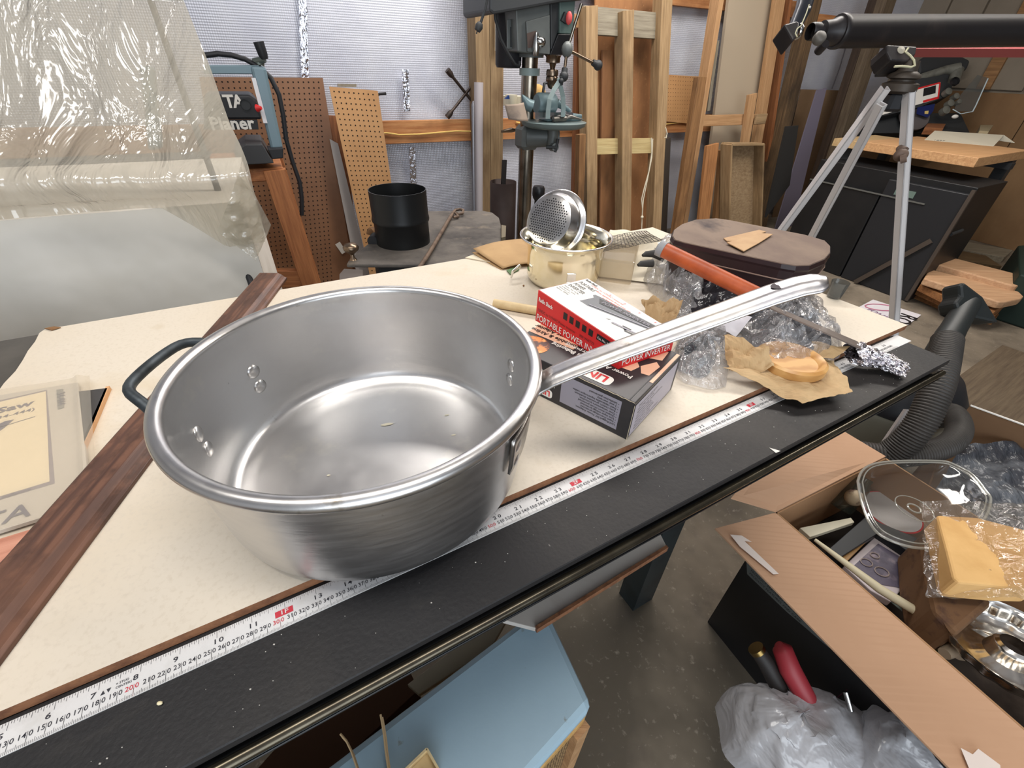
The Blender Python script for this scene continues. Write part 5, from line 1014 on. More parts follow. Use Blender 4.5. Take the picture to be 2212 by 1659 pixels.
# ================================================================== things on the white panel
# silver pot with strainer
M_sil = mat('silver_painted_reflections', srgb(240, 234, 214), .13, 1, [('noise', 9, srgb(222, 210, 172), .45, .7), ('noise', 26, srgb(120, 108, 88), .68, .8)], (20, .1, .0008)); M_silr = mat('polished_silver', srgb(234, 232, 230), .2, 1, [('noise', 14, srgb(200, 196, 190), .5, .75)], (50, .12, .002))  # pot: yellowish silver; the dark noise blotches are reflections painted into its colour
pc = Vector((.100, .885, T)); pot = thing('silver_pot', 'yellowish silver pot with flared rim behind the inverter box', 'pot', pc)
b = mbs(True); b.lathe([(0, .0005), (.062, .0005), (.070, .004), (.0755, .014), (.0765, .03), (.0765, .062), (.0775, .074), (.082, .083), (.089, .090), (.0925, .093), (.0925, .0955), (.089, .0955), (.081, .0885), (.075, .078), (.0735, .06), (.0735, .02), (.066, .006), (0, .005)], pc, n=80); add_obj('body', b, M_sil, pot)
b = mbs(True); b.tube([pc+Vector((.0925*math.cos(a), .0925*math.sin(a), .0945)) for a in [2*PI*k/80 for k in range(80)]], .0017, 8, True); add_obj('rim', b, M_silr, pot)
b = MB(); q_ = H(1232, 588, T+.012); fr2 = Vector((q_.x-pc.x, q_.y-pc.y, 0)).normalized(); fr2 = Vector((.12, -1, 0)).normalized(); b.box(pc+fr2*.0775+Z*.036, (.018, .002, .018), Z.cross(fr2), fr2, Z); b.box(pc+fr2*.083+Z*.014, (.022, .01, .003), Z.cross(fr2), fr2, Z); b.box(pc+fr2*.086+Z*.006, (.004, .006, .014), Z.cross(fr2), fr2, Z); add_obj('bracket', b, M_silr, pot, bevel=.0008)
b = mbs(True); b.tube([H(1123, 574, T+.028), H(1108, 586, T+.022), H(1104, 600, T+.006)], [.004, .003, .002], 8); add_obj('handle', b, M_silr, pot)
# strainer insert leaning inside the pot
stc = DP(1198, 484, .905); sax = Vector((-.72, -.62, -.02)).normalized()
sn = thing('pot_strainer', 'round aluminium strainer insert leaning upright inside the silver pot', 'strainer', stc-Z*.06)
sax = ((DP(1180, 480, .80)-stc).normalized()*.9+_r*-.42).normalized(); sax = (_r*-.50-_f*.80-_u*.05).normalized()
b = mbs(True); b.lathe([(0, .030), (.047, .030), (.050, .029), (.0515, .025), (.0545, .022), (.056, .017), (.0590, .014), (.0605, .004), (.066, .001), (.0690, .000), (.0700, -.0015), (.0685, -.002), (.060, .001), (.0545, .016), (.049, .027), (0, .028)], stc, sax, 72); so = add_obj('bowl', b, M_silr, sn)
x_, y_, z_ = frame(sax)
b = mbs()
for i in range(-9, 10):
    for j in range(-9, 10):
        px_, py_ = (i+(.5 if j % 2 else 0))*.0054, j*.0047
        if px_*px_+py_*py_ < .0425**2:
            c = stc+sax*.0304+y_*px_+z_*py_; b.add([c+y_*.0014*math.cos(a)+z_*.0014*math.sin(a) for a in [PI*k/4 for k in range(8)]], [tuple(range(8))])
h = add_obj('perforations', b, M_dk, sn); h['kind'] = 'stuff'
# folded brown sandpaper left of the pot
M_kraft = mat('kraft_paper', srgb(186, 152, 108), .8, 0, [('noise', 10, srgb(170, 136, 94), .4, .7)]); M_kraft2 = mat('kraft_bag', srgb(184, 156, 116), .75, 0, [('noise', 8, srgb(158, 126, 86), .4, .7)], (40, .3, .004))
b = mbs(True)
e0, e1, e2, e3 = H(1022, 541, T+.010), H(1086, 580, T+.004), H(1180, 570, T+.003), H(1128, 520, T+.016)
g_ = sheet([e0, e1, e2, e3], 0, 0, .001, 10)
b.grid(lambda i, j: g_(i, j)+Z*(.006*math.sin(j*PI)+.004*(1-i)), 12, 12)
b.grid(lambda i, j: g_(i, j)-Z*.0045+Vector((-.002, -.002, 0)), 12, 12)
tag(add_obj('folded_paper', b, M_kraft, solid=.0008), 'folded brown sandpaper sheet lying left of the silver pot', 'paper')
b = mbs(); b.prism([H(x, y, T+.0025) for x, y in ((1005, 556), (1030, 547), (1060, 566))], -Z*.002); tag(add_obj('cream_paper', b, mat('cream_paper', srgb(216, 204, 180), .7)), 'cream paper corner under the folded sandpaper', 'paper')
b = mbs(); b.prism([H(x, y, T+.003) for x, y in ((1094, 583), (1112, 577), (1122, 582), (1102, 592))], -Z*.0015); tag(add_obj('green_scrap', b, mat('green_scrap', srgb(76, 110, 64), .6)), 'small green scrap by the foot of the silver pot', 'scrap')
b = mbs(True); b.sph(H(1131, 617, T+.002), .002, 8, 6); tag(add_obj('crumb', b, M_w3), 'tiny brown crumb in front of the silver pot', 'crumb')
# dowel
d0 = H(1067, 655, T+.008); d1 = H(1200, 678, T+.008); b = mbs(True); b.tube([d0, d1], .0082, 18); tag(add_obj('wooden_dowel', b, mat('dowel_wood', srgb(222, 200, 156), .55, 0, [('noise', 30, srgb(204, 178, 132), .4, .7, (1, 1, 1))])), 'pale wooden dowel poking out left of the inverter box', 'dowel')
# white crumpled paper, clear tub and netting right of the pot
M_wp = mat('white_wrap', srgb(222, 212, 190), .6, 0, [('noise', 8, srgb(206, 190, 160), .45, .7)])
def hill(pts_fn, nu, nv): b = mbs(True); b.grid(pts_fn, nu, nv); return b
cw = [H(1285, 600, T), H(1450, 620, T), H(1445, 560, T), H(1300, 545, T)]
def wr(i, j):
    p = (cw[0]*(1-i)+cw[1]*i)*(1-j)+(cw[3]*(1-i)+cw[2]*i)*j
    h = .052*math.sin(min(1, j*1.25)*PI/2)*math.sin(min(1, (1-i)*2.2)*PI/2)**.6*min(1, i*6+.55)
    return p+Z*(h+.004+.012*mnoise.noise(Vector((p.x*22, p.y*22, 3)))*min(1, j*3))
b = hill(wr, 40, 30); tag(add_obj('white_wrapping', b, M_wp), 'crumpled white packing paper behind the cellophane, right of the pot', 'paper')
cc = [H(1292, 606, T+.002), H(1362, 615, T+.002), H(1375, 560, T+.002), H(1300, 560, T+.002)]
b = mbs(); tb = [c+Z*.048 for c in cc]; b.add([*cc, *tb], [(0, 1, 5, 4), (1, 2, 6, 5), (2, 3, 7, 6), (3, 0, 4, 7), (4, 5, 6, 7)])
tag(add_obj('clear_tub', b, film('clear_plastic_warm', srgb(206, 192, 168), .35), bevel=.004), 'clear plastic tub sitting between the silver pot and white paper', 'tub')
M_net = mat('net_black', srgb(52, 46, 40), .7)
n0 = [H(1285, 545, T+.05), H(1365, 520, T+.062), H(1440, 520, T+.058), H(1400, 498, T+.058), H(1310, 507, T+.058)]
gN = sheet([H(1287, 548, T+.045), H(1432, 520, T+.066), H(1395, 500, T+.066), H(1302, 512, T+.058)], 0, 0, .004, 20)
b = mbs()
for k in range(13): b.tube([gN(i/14, k/12)+Z*.001 for i in range(15)], .0006, 4)
for k in range(19): b.tube([gN(k/18, j/8)+Z*.001 for j in range(9)], .0006, 4)
nt_ = add_obj('netting', b, M_net); tag(nt_, 'black string netting draped over the white packing paper', 'netting', None, 'stuff')
# burgundy case
M_case = mat('case_burgundy', srgb(38, 22, 24), .35, 0, [('noise', 10, srgb(54, 34, 34), .5, .8)]); M_ctop = mat('case_dusty_top', srgb(126, 106, 90), .7, 0, [('noise', 9, srgb(108, 88, 76), .42, .6, (1, .6, 1)), ('noise', 7, srgb(58, 44, 42), .57, .70, (1, .6, 1))])
ZC = T+.110
co = [(1449, 509), (1453, 496), (1470, 484), (1500, 474), (1545, 471), (1575, 475), (1740, 507), (1785, 520), (1797, 532), (1797, 546), (1785, 560), (1752, 574), (1722, 575), (1690, 570), (1475, 524), (1455, 518)]
pts = [H(x, y, ZC) for x, y in co]; ct_ = sum(pts, Vector())/len(pts)
cs_ = thing('burgundy_case', 'dusty burgundy hard case with rounded corners at the back of the panel', 'case', Vector((ct_.x, ct_.y, T)))
def ring(s_, z): return [Vector((ct_.x+(p.x-ct_.x)*s_, ct_.y+(p.y-ct_.y)*s_, z)) for p in pts]
def loft(rings):
    b = MB(); n = len(pts)
    b.add([p for r_ in rings for p in r_], [[k*n+i, k*n+(i+1) % n, (k+1)*n+(i+1) % n, (k+1)*n+i] for k in range(len(rings)-1) for i in range(n)]+[list(range(n))[::-1], [(len(rings)-1)*n+i for i in range(n)]]); b.sm = [False]*len(b.f); return b
add_obj('shell', loft([ring(.90, T+.001), ring(.95, T+.008), ring(.965, T+.05), ring(.965, ZC-.025)]), M_case, cs_, subsurf=0)
add_obj('lid', loft([ring(.985, ZC-.026), ring(.99, ZC-.012), ring(1.0, ZC-.008), ring(.985, ZC-.001)]), M_case, cs_)
add_obj('lid_panel', loft([ring(.985, ZC-.003), ring(.975, ZC+.0005), ring(.93, ZC+.0015)]), M_ctop, cs_)
b = mbs(True); b.tube([p-Z*.0 for p in ring(.992, ZC-.0275)], .0012, 6, True); add_obj('seam_piping', b, mat('piping_tan', srgb(128, 104, 92), .5), cs_)
M_lea = mat('leather_tan', srgb(186, 150, 108), .6, 0, [('noise', 20, srgb(170, 132, 92), .4, .7)])
for k, (pl, lb) in enumerate((([(1563, 514), (1640, 496), (1655, 500), (1590, 521), (1570, 520)], 'thin curled tan leather offcut on top of the case'), ([(1570, 523), (1600, 516), (1640, 503), (1670, 505), (1640, 524), (1607, 542)], 'wider tan leather offcut on top of the dusty case'))):
    flat('leather_offcut', pl, ZC+.004+.002*k, .0018, M_lea, None, .0004, lb, 'leather')
b = mbs(True); g_ = sheet([DP(1542, 575, .84), DP(1570, 560, .83), DP(1582, 590, .82), DP(1560, 592, .83)], 0, 0, .008, 60, 1, NW); b.grid(g_, 10, 10); tag(add_obj('paper_scrap', b, M_kraft2), 'small crumpled kraft paper scrap in front of the burgundy case', 'paper')
# black tool in the cellophane: gloved prongs + dark fabric bundle
b = mbs(True); b.tube([H(1388, 552, T+.05), H(1395, 549, T+.052), H(1412, 548, T+.054), H(1436, 556, T+.05)], [.003, .006, .008, .010], 12); tag(add_obj('black_prong', b, mat('rubber_grey', srgb(56, 54, 52), .7)), 'upper dark rubber tip poking out of the crumpled cellophane', 'tool')
b = mbs(True); b.tube([H(1378, 573, T+.04), H(1384, 570, T+.042), H(1410, 569, T+.042)], [.003, .006, .008], 12); tag(add_obj('black_prong', b, mat('rubber_grey', srgb(56, 54, 52), .7)), 'lower dark rubber tip poking out of the crumpled cellophane', 'tool')
M_blk = mat('black_film', srgb(38, 36, 40), .2, 0, [('noise', 20, srgb(70, 68, 74), .55, .8)], (18, .9, .02)); M_cel = film('cellophane', srgb(228, 226, 226), .2, .08, (55, 1, .012), gain=2.4)
M_cel2 = film('cellophane_dense', srgb(228, 226, 226), .3, .08, (55, 1, .012), gain=2.4)
def heap(name, outline, zmax, m, label, cat, par=None, amp=.012, sc=24, seed=0, rings=9, base=T, expo=.6, crisp=1):
    """a crumpled mound over a pixel outline on the panel"""
    P = [H(x, y, base) for x, y in outline]; P = catmull(P+[P[0]], 5)[:-1]; n = len(P); c = sum(P, Vector())/n; b = mbs(True); vs = []
    for r_ in range(rings+1):
        k = 1-r_/rings
        for p in P:
            q = c+(p-c)*k; h = zmax*(1-k**2.2)**expo
            d = mnoise.fractal(Vector((q.x*sc+seed, q.y*sc, seed)), 1, 2.2, 4)
            d2 = abs(mnoise.noise(Vector((q.x*sc*1.7, q.y*sc*1.7, seed+5))))
            vs.append(q+Z*max(.001, h+(d-d2*crisp)*amp*(1-k**6)+.002)+(p-c).normalized()*(amp*.6*mnoise.noise(Vector((p.x*40, p.y*40, seed+r_*.4)))))
    fs = [[r_*n+i, r_*n+(i+1) % n, (r_+1)*n+(i+1) % n, (r_+1)*n+i] for r_ in range(rings) for i in range(n)]
    b.add(vs, fs); o = add_obj(name, b, m, par)
    if label: tag(o, label, cat)
    return o
heap('black_bag', [(1462, 640), (1490, 590), (1560, 610), (1640, 655), (1700, 700), (1640, 715), (1560, 715), (1500, 710), (1470, 690)], .062, M_blk, 'shiny black plastic bag bundled under the cellophane', 'bag', amp=.014, sc=30, seed=2)
heap('cellophane_wrap', [(1395, 620), (1390, 560), (1430, 530), (1480, 540), (1510, 580), (1500, 640), (1530, 690), (1500, 710), (1440, 690), (1420, 650)], .066, M_cel2, 'crumpled clear cellophane at the end of the orange handle', 'cellophane', amp=.022, sc=34, seed=4, rings=22)
heap('cellophane_wrap', [(1455, 800), (1462, 720), (1500, 700), (1555, 720), (1575, 770), (1560, 830), (1500, 835), (1470, 830)], .035, M_cel2, 'crumpled clear cellophane beside the black and red boxes', 'cellophane', amp=.02, sc=36, seed=6, rings=20)
heap('black_bag', [(1458, 800), (1466, 735), (1500, 712), (1535, 725), (1545, 780), (1520, 815), (1480, 810)], .026, mat('slate_film', srgb(62, 66, 70), .2, 0, bump=(22, 1, .02)), 'dark grey plastic bag right beside the black carton', 'bag', amp=.012, sc=34, seed=8)
heap('grey_bag', [(1590, 715), (1620, 650), (1690, 640), (1750, 690), (1790, 760), (1760, 785), (1700, 785), (1640, 765)], .052, mat('grey_film', srgb(88, 90, 96), .22, 0, [('noise', 12, srgb(60, 62, 66), .45, .7)], (16, .9, .02)), 'dark grey plastic package crossed by the steel blade', 'bag', amp=.016, sc=26, seed=10)
heap('cellophane_wrap', [(1570, 745), (1610, 690), (1600, 640), (1680, 625), (1760, 670), (1800, 740), (1810, 775), (1760, 800), (1690, 805), (1640, 800)], .060, M_cel, 'clear cellophane over the grey package', 'cellophane', amp=.024, sc=36, seed=12, rings=20)
b = mbs(True); g_ = sheet([H(1520, 700, T+.02), H(1590, 725, T+.018), H(1625, 685, T+.05), H(1560, 660, T+.05)], 0, 0, .008, 30, 5); b.grid(g_, 16, 16); tag(add_obj('white_paper', b, mat('paper_white', srgb(214, 210, 214), .6)), 'crumpled white paper behind the pan handle', 'paper')
b = mbs(); b.tube([H(1505, 712, T+.012), H(1530, 722, T+.014), H(1560, 735, T+.014)], .006, 6); tag(add_obj('dark_card', b, M_dk), 'dark cardboard edge below the crumpled white paper', 'card')
# kraft bags
def kraft(name, corners, amp, sc, seed, label, nu=26, fn=None):
    b = mbs(False); g_ = sheet(corners, 0, 0, amp, sc, seed, Z, fn); b.grid(g_, nu, nu); return tag(add_obj(name, b, M_kraft2, solid=.0006), label, 'paper bag')
kraft('kraft_bag', [H(1392, 680, T+.004), H(1455, 705, T+.004), H(1475, 650, T+.04), H(1388, 632, T+.038)], .022, 38, 7, 'crumpled brown paper left of the cellophane, behind the red box')
kraft('kraft_bag', [H(1560, 800, T+.018), H(1735, 868, T+.006), H(1842, 846, T+.010), H(1800, 770, T+.010)], .008, 22, 3, 'large brown paper bag hanging over the panel edge', 34, lambda a, b_: Z*(.003*math.sin(a*PI)*math.sin(b_*PI)))
kraft('kraft_bag', [H(1560, 730, T+.035), H(1575, 800, T+.02), H(1668, 800, T+.02), H(1650, 745, T+.045)], .018, 26, 9, 'upper crumpled flap of brown paper around the bamboo ring', 24)
kraft('kraft_bag', [H(1745, 735, T+.03), H(1735, 770, T+.02), H(1800, 775, T+.018), H(1834, 752, T+.024)], .006, 22, 13, 'brown paper flap right of the bamboo ring', 14)
bc = H(1708, 780, T+.019); b = mbs(True); b.lathe([(.0, .002), (.036, .002), (.040, .007), (.044, .009), (.048, .006), (.048, -.004), (.044, -.010), (.0, -.010)], bc, n=56); tag(add_obj('bamboo_dish', b, mat('bamboo', srgb(206, 160, 100), .35, 0, [('wave', 14, srgb(184, 134, 76), .4, 1, (1, 1, 3))])), 'round bamboo dish wrapped in brown paper', 'dish')
# blade with foil wrapped end
bl0, bl1 = H(1636, 652, T+.074), H(1856, 748, T+.030); b = MB()
kn = thing('carving_tool', 'long tool with an orange handle, grey cap and steel blade wrapped in foil', 'tool', bl0.lerp(bl1, .5))
M_ort = mat('orange_handle', srgb(178, 84, 42), .42, 0, [('noise', 30, srgb(150, 66, 32), .4, .7, (1, 1, 1))])
t0 = H(1434, 540, T+.118); t1 = H(1652, 646, T+.080); dd_ = (t1-t0).normalized()
b_ = mbs(True); b_.tube([t0, t1-dd_*.01, t1], [.0128, .0128, .009], 22); add_obj('handle', b_, M_ort, kn)
b_ = mbs(True); b_.tube([t0-dd_*.012, t0-dd_*.010, t0+dd_*.001], [.009, .0138, .0138], 22); add_obj('end_cap', b_, mat('cap_grey', srgb(140, 140, 142), .5), kn)
ds = (bl1-bl0).normalized(); sv_ = ds.cross(Z).normalized()
b.prism([bl0-sv_*.007, bl1-sv_*.012, bl1+sv_*.012, bl0+sv_*.007], Z*.002); add_obj('blade', b, mat('blade_steel', srgb(128, 118, 112), .4, .6, [('noise', 10, srgb(100, 88, 82), .4, .7)]), kn)
f0, f1 = H(1838, 760, T+.018), H(1952, 793, T+.002)
def foil(i, j):
    c = f0.lerp(f1, i); d = (f1-f0).normalized(); s2 = Z.cross(d); a = 2*PI*j; w_ = (.020+.004*math.sin(i*9))*(1 if i < .9 else 1-(i-.9)*5); hh = .014*(1-.45*i)
    q = Vector((i*9, math.cos(a)*1.5, math.sin(a)*1.5)); k = 1+.45*mnoise.fractal(q*1.6, 1, 2, 4)
    p = c+s2*(w_*math.cos(a)*k)+Z*(hh*math.sin(a)*k)+d*.008*mnoise.noise(q*3)
    p.z = max(p.z, T-.009 if i > .5 else T+.001); return p
b = MB(); b.grid(foil, 64, 48); add_obj('foil_wrap', b, mat('aluminium_foil', srgb(225, 222, 226), .2, 1, bump=(140, .9, .004)), kn)
# glass tumbler near the panel edge
gc = H(1800, 642, T+.0005); b = mbs(True); b.lathe([(0, .0), (.011, .0), (.013, .002), (.0165, .034), (.0155, .034), (.0122, .005), (0, .004)], gc, n=32); tag(add_obj('glass_tumbler', b, film('tumbler_glass', srgb(150, 155, 155), .12, .05)), 'small clear glass at the back edge of the white panel', 'glass')
# ---- left side: manual in a bag, wood pieces, bits
mc = [H(-130, 1010, T+.008), H(-60, 1190, T+.008), H(196, 1110, T+.008), H(170, 838, T+.008)]
mn = thing('bagged_manual', 'grey saw manual inside a clear plastic bag, at the left edge', 'manual', Vector((H(60, 1000).x, H(60, 1000).y, T)))
def q4(name, pts, z, th, m, par, bev=0): b = MB(); b.prism([H(x, y, z)-Z*th for x, y in pts], Z*th); return add_obj(name, b, m, par, bevel=bev)
cov = q4('cover', [(-160, 880), (168, 826), (196, 1085), (-110, 1180)], T+.0065, .004, mat('manual_grey', srgb(204, 197, 188), .5), mn)
q4('title_panel', [(-160, 900), (101, 842), (118, 1044), (-120, 1115)], T+.0068, .0002, mat('manual_violet', srgb(150, 142, 148), .5), mn)
q4('title_panel', [(-160, 905), (99, 845), (107, 1040), (-120, 1108)], T+.0071, .0002, mat('manual_cream', srgb(236, 222, 194), .5), mn)
Xm = (H(101, 842)-H(0, 866)).normalized(); Ym = Z.cross(Xm)
t = MB(); t.text('Bench Saw', H(72, 874, T+.0074), Xm, Ym, .018, 'RIGHT', .03, 1.2); t.text('(Model 34-444)', H(74, 886, T+.0074), Xm, Ym, .0095, 'RIGHT', .01, 1.2); t.text('with 30" Unifence', H(66, 1058, T+.0074), Xm, Ym, .006, 'RIGHT', 0, 1.2)
for k in range(2): pass
X3 = (H(118, 1044)-H(-40, 1092)).normalized(); t.text('DELTA', H(66, 1112, T+.0074), X3, Z.cross(X3), .029, 'RIGHT', .01, 1.05)
ln = (H(76, 899, T+.0074), H(-10, 925, T+.0074)); b = MB(); t.add([ln[0], ln[0]-Ym*.0012, ln[1]-Ym*.0012, ln[1]], [(0, 1, 2, 3)])
t.add([H(x, y, T+.0074) for x, y in ((-20, 925), (10, 910), (30, 906), (8, 925), (-15, 940))], [(0, 1, 2, 3, 4)])
X4 = (H(137, 920)-H(131, 842)).normalized(); t.text('34-444', H(122, 850, T+.0074), X4, Z.cross(X4), .012, 'LEFT', .0); add_obj('printed_text', t, mat('manual_ink', srgb(112, 108, 122), .5), mn)
q4('spine_strip', [(122, 842), (136, 840), (138, 880), (125, 884)], T+.0072, .0002, mat('spine_grey', srgb(146, 144, 140), .5), mn)
bg = sheet([H(-160, 1190, T+.009), H(212, 1085, T+.009), H(194, 812, T+.010), H(-160, 870, T+.010)], 0, 0, .0016, 12, 2)
b = mbs(True); b.grid(lambda i, j: bg(i, j)+Z*(.004*math.exp(-((i-.93)/.03)**2)+.001), 60, 60); add_obj('plastic_bag', b, film('bag_haze', srgb(236, 228, 212), .24, .3, gain=.8), mn)
# dark block with orange edge under the bag
q_ = [H(x, y, T+.006) for x, y in ((150, 848), (232, 838), (202, 912), (160, 1000))]
b = MB(); b.prism([p-Z*.0055 for p in q_], Z*.0055); tag(add_obj('dark_plate', b, mat('dark_plate', srgb(66, 64, 64), .45)), 'dark flat plate with a pale orange edge under the bagged manual', 'plate')
b = MB(); b.bar(H(235, 838, T+.003), H(166, 1000, T+.003), .004, .006); tag(add_obj('edge_strip', b, mat('orange_edge', srgb(206, 158, 112), .6)), 'thin pale orange strip along the dark plate', 'strip')
slab_ = slab('wood_offcut', H(-40, 1212, T+.0075), H(92, 1170, T+.0075), .030, .014, wood('pink_wood', srgb(204, 148, 124), srgb(166, 104, 82))); tag(slab_, 'pinkish wood offcut poking out below the bagged manual', 'wood')
b = mbs(); b.prism([H(x, y, T+.001) for x, y in ((96, 710), (118, 706), (132, 708), (112, 714))], Z*.001); tag(add_obj('bark_chip', b, M_w3), 'brown chip at the back left corner of the panel', 'chip')
b = mbs(True); b.sph(H(345, 1519, TS+.0015), .0018, 8, 6, (1.2, .8, .7)); tag(add_obj('paint_crumb', b, mat('crumb_cream', srgb(226, 214, 176), .7)), 'cream crumb on the black table near the left', 'crumb')
b = MB(); random.seed(11)
for k in range(110):
    u_ = random.uniform(-.35, .9); v_ = random.uniform(.176, .230); r_ = random.uniform(.00015, .00038)*(1 if random.random() < .85 else 1.8)
    b.box(S(u_, v_, TS+.0004), (r_*2, r_*1.4, .0005))
o = add_obj('sawdust_specks', b, mat('dust_white', srgb(190, 186, 178), .8)); tag(o, 'white sawdust specks scattered along the black table edge', 'dust', None, 'stuff')
for (x0, y0, x1, y1) in ((1665, 967, 1684, 978),):
    b = MB(); b.prism([H(x, y, TS+.0008) for x, y in ((1662, 967), (1686, 974), (1676, 978))], -Z*.0005); tag(add_obj('white_sliver', b, M_wh), 'small white paper sliver on the black table edge', 'scrap')
# ================================================================== lower right: carton and contents
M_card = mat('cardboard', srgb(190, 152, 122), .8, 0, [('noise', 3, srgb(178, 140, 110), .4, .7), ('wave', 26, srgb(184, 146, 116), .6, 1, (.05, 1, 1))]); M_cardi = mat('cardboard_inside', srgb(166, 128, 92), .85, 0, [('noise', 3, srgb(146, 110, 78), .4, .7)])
ZK = .5
K1 = H(1675, 1107, ZK); K2 = H(1912, 988, ZK); e1 = (K2-K1); e1.z = 0; Lk = e1.length; e1.normalize()
K3 = H(2240, 1520, ZK); e2 = K3-K1; e2.z = 0; e2 = e2-e1*e2.dot(e1); e2.normalize(); Lm = .56
bx = thing('cardboard_carton', 'large open cardboard carton full of odds and ends at lower right', 'carton', Vector((K1.x, K1.y, 0))+e1*Lk/2+e2*Lm/2)
th = .004
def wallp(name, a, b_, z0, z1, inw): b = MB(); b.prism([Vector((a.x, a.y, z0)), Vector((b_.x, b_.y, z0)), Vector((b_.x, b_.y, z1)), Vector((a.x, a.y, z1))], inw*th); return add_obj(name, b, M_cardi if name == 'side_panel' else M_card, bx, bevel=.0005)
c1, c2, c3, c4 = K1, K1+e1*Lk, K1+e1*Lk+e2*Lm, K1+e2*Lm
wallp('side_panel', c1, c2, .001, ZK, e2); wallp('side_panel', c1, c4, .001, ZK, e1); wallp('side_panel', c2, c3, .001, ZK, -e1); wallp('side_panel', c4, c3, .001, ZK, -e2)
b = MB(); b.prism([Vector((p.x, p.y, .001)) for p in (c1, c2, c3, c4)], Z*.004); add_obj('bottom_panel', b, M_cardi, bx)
def flap(pts):
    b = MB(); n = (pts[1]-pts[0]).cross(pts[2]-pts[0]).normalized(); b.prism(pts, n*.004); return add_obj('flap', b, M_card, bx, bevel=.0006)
f1_ = flap([c1+Z*0, c2, c2+e1*-.02-e2*.21+Z*.005, H(1578, 1078, ZK+.03)])
fo = H(1545, 1141, ZK+.02); off = fo-c1
flap([c1, c4, c4+off, fo])
b = MB()
def onflap(x, y): return PL(x, y, c1, (c4-c1).cross(off))
nrm = (c4-c1).cross(off).normalized(); nrm = nrm if nrm.z > 0 else -nrm
b.add([onflap(x, y)+nrm*.0048 for x, y in ((1575, 1158), (1600, 1160), (1622, 1174), (1606, 1172), (1680, 1243), (1668, 1244), (1596, 1184))], [(0, 1, 3, 6), (1, 2, 3), (3, 4, 5, 6)]); add_obj('torn_tape', b, mat('torn_white', srgb(216, 204, 196), .6), bx); b = MB(); b.add([onflap(x, y)+nrm*.0048 for x, y in ((2070, 1618), (2096, 1632), (2108, 1620), (2155, 1655), (2160, 1700), (2095, 1680))], [(0, 1, 5), (1, 2, 3, 4, 5)]); add_obj('torn_tape', b, mat('torn_white', srgb(216, 204, 196), .6), bx)
# contents
def lvl(name, pts, z, th_, m, label, cat, bev=.001, par=None):
    return flat(name, pts, z, th_, m, par, bev, label, cat)
fill = b = MB(); b.prism([Vector((p.x, p.y, .20)) for p in (c1+e1*.006+e2*.006, c2-e1*.006+e2*.006, c3-e1*.006-e2*.006, c4+e1*.006-e2*.006)], Z*.12); tag(add_obj('dark_cloth', b, mat('dark_cloth', srgb(50, 44, 40), .9, 0, [('noise', 9, srgb(84, 74, 66), .5, .75)])), 'dark folded cloth deep in the carton beneath everything', 'cloth')
lvl('wood_strip', [(1728, 1140), (1838, 1118), (1846, 1128), (1750, 1160)], .43, .012, mat('slat_white', srgb(206, 200, 178), .6), 'whitish slat crossing the far corner of the carton', 'slat')
lvl('black_binder', [(1786, 1190), (1870, 1116), (2000, 1170), (2030, 1190), (1990, 1210), (1900, 1150), (1816, 1204)], .42, .03, mat('binder_black', srgb(30, 34, 40), .4), 'long black bar-shaped case in the carton under the clear lid', 'case')
lvl('gilt_moulding', [(1818, 1206), (1882, 1146), (1890, 1152), (1828, 1214)], .41, .012, mat('gilt', srgb(176, 134, 82), .4), 'thin gilt wood strip beside the black case', 'moulding')
pf = thing('picture_frame', 'white picture frame holding a dark blue-grey print, inside the carton', 'picture frame', H(1900, 1210, .38))
q4('frame', [(1824, 1222), (1892, 1158), (2000, 1212), (1925, 1300), (1880, 1275)], .398, .018, mat('frame_white', srgb(206, 196, 200), .5), pf, .002)
q4('print', [(1842, 1224), (1897, 1174), (1983, 1226), (1950, 1270), (1900, 1262)], .3995, .001, mat('print_mauve', srgb(96, 90, 108), .4, 0, [('noise', 30, srgb(150, 136, 146), .5, .7), ('noise', 50, srgb(66, 60, 74), .5, .8)]), pf)
b = mbs(True)
for x, y, rx in ((1872, 1215, .012), (1905, 1235, .014), (1890, 1200, .009)): c = H(x, y, .4008); b.tube([c+Vector((rx*math.cos(a), rx*.8*math.sin(a), 0)) for a in [2*PI*k/12 for k in range(12)]], .0012, 5, True)
add_obj('print_motif', b, mat('motif_pale', srgb(160, 146, 140), .5), pf)
lvl('printed_card', [(1880, 1262), (1930, 1262), (2010, 1330), (2000, 1346), (1960, 1330)], .385, .002, mat('teal_card', srgb(112, 122, 116), .5, 0, [('noise', 60, srgb(40, 40, 60), .55, .7)]), 'greenish printed card with lettering beside the picture frame', 'card')
t = MB(); Xc = (H(2000, 1334, .386)-H(1915, 1270, .386)).normalized(); t.text('CREATIVE', H(1910, 1278, .387), Xc, Z.cross(Xc), .022, 'LEFT', .02); ct = add_obj('lettering', t, M_dk); ct.parent = None
ct.parent = bpy.data.objects['printed_card']; ct.matrix_local = WM['printed_card'].inverted() @ WM['lettering'] if 'lettering' in WM else ct.matrix_local
ct.matrix_local = WM['printed_card'].inverted() @ WM[ct.name]
b = mbs(True); b.tube([H(1760, 1166, .44), H(1900, 1272, .44), H(2056, 1368, .44)], [.004, .009, .009], 10); tag(add_obj('white_stick', b, mat('stick_cream', srgb(206, 196, 166), .6)), 'long cream stick along the near side of the carton', 'stick')
lvl('green_pack', [(1985, 1352), (2010, 1358), (2060, 1385), (2050, 1410), (2030, 1395)], .43, .02, mat('leaf_green', srgb(62, 92, 44), .5, 0, [('noise', 30, srgb(30, 50, 24), .45, .65)]), 'green packet peeking out between the stick and carton flap', 'packet')
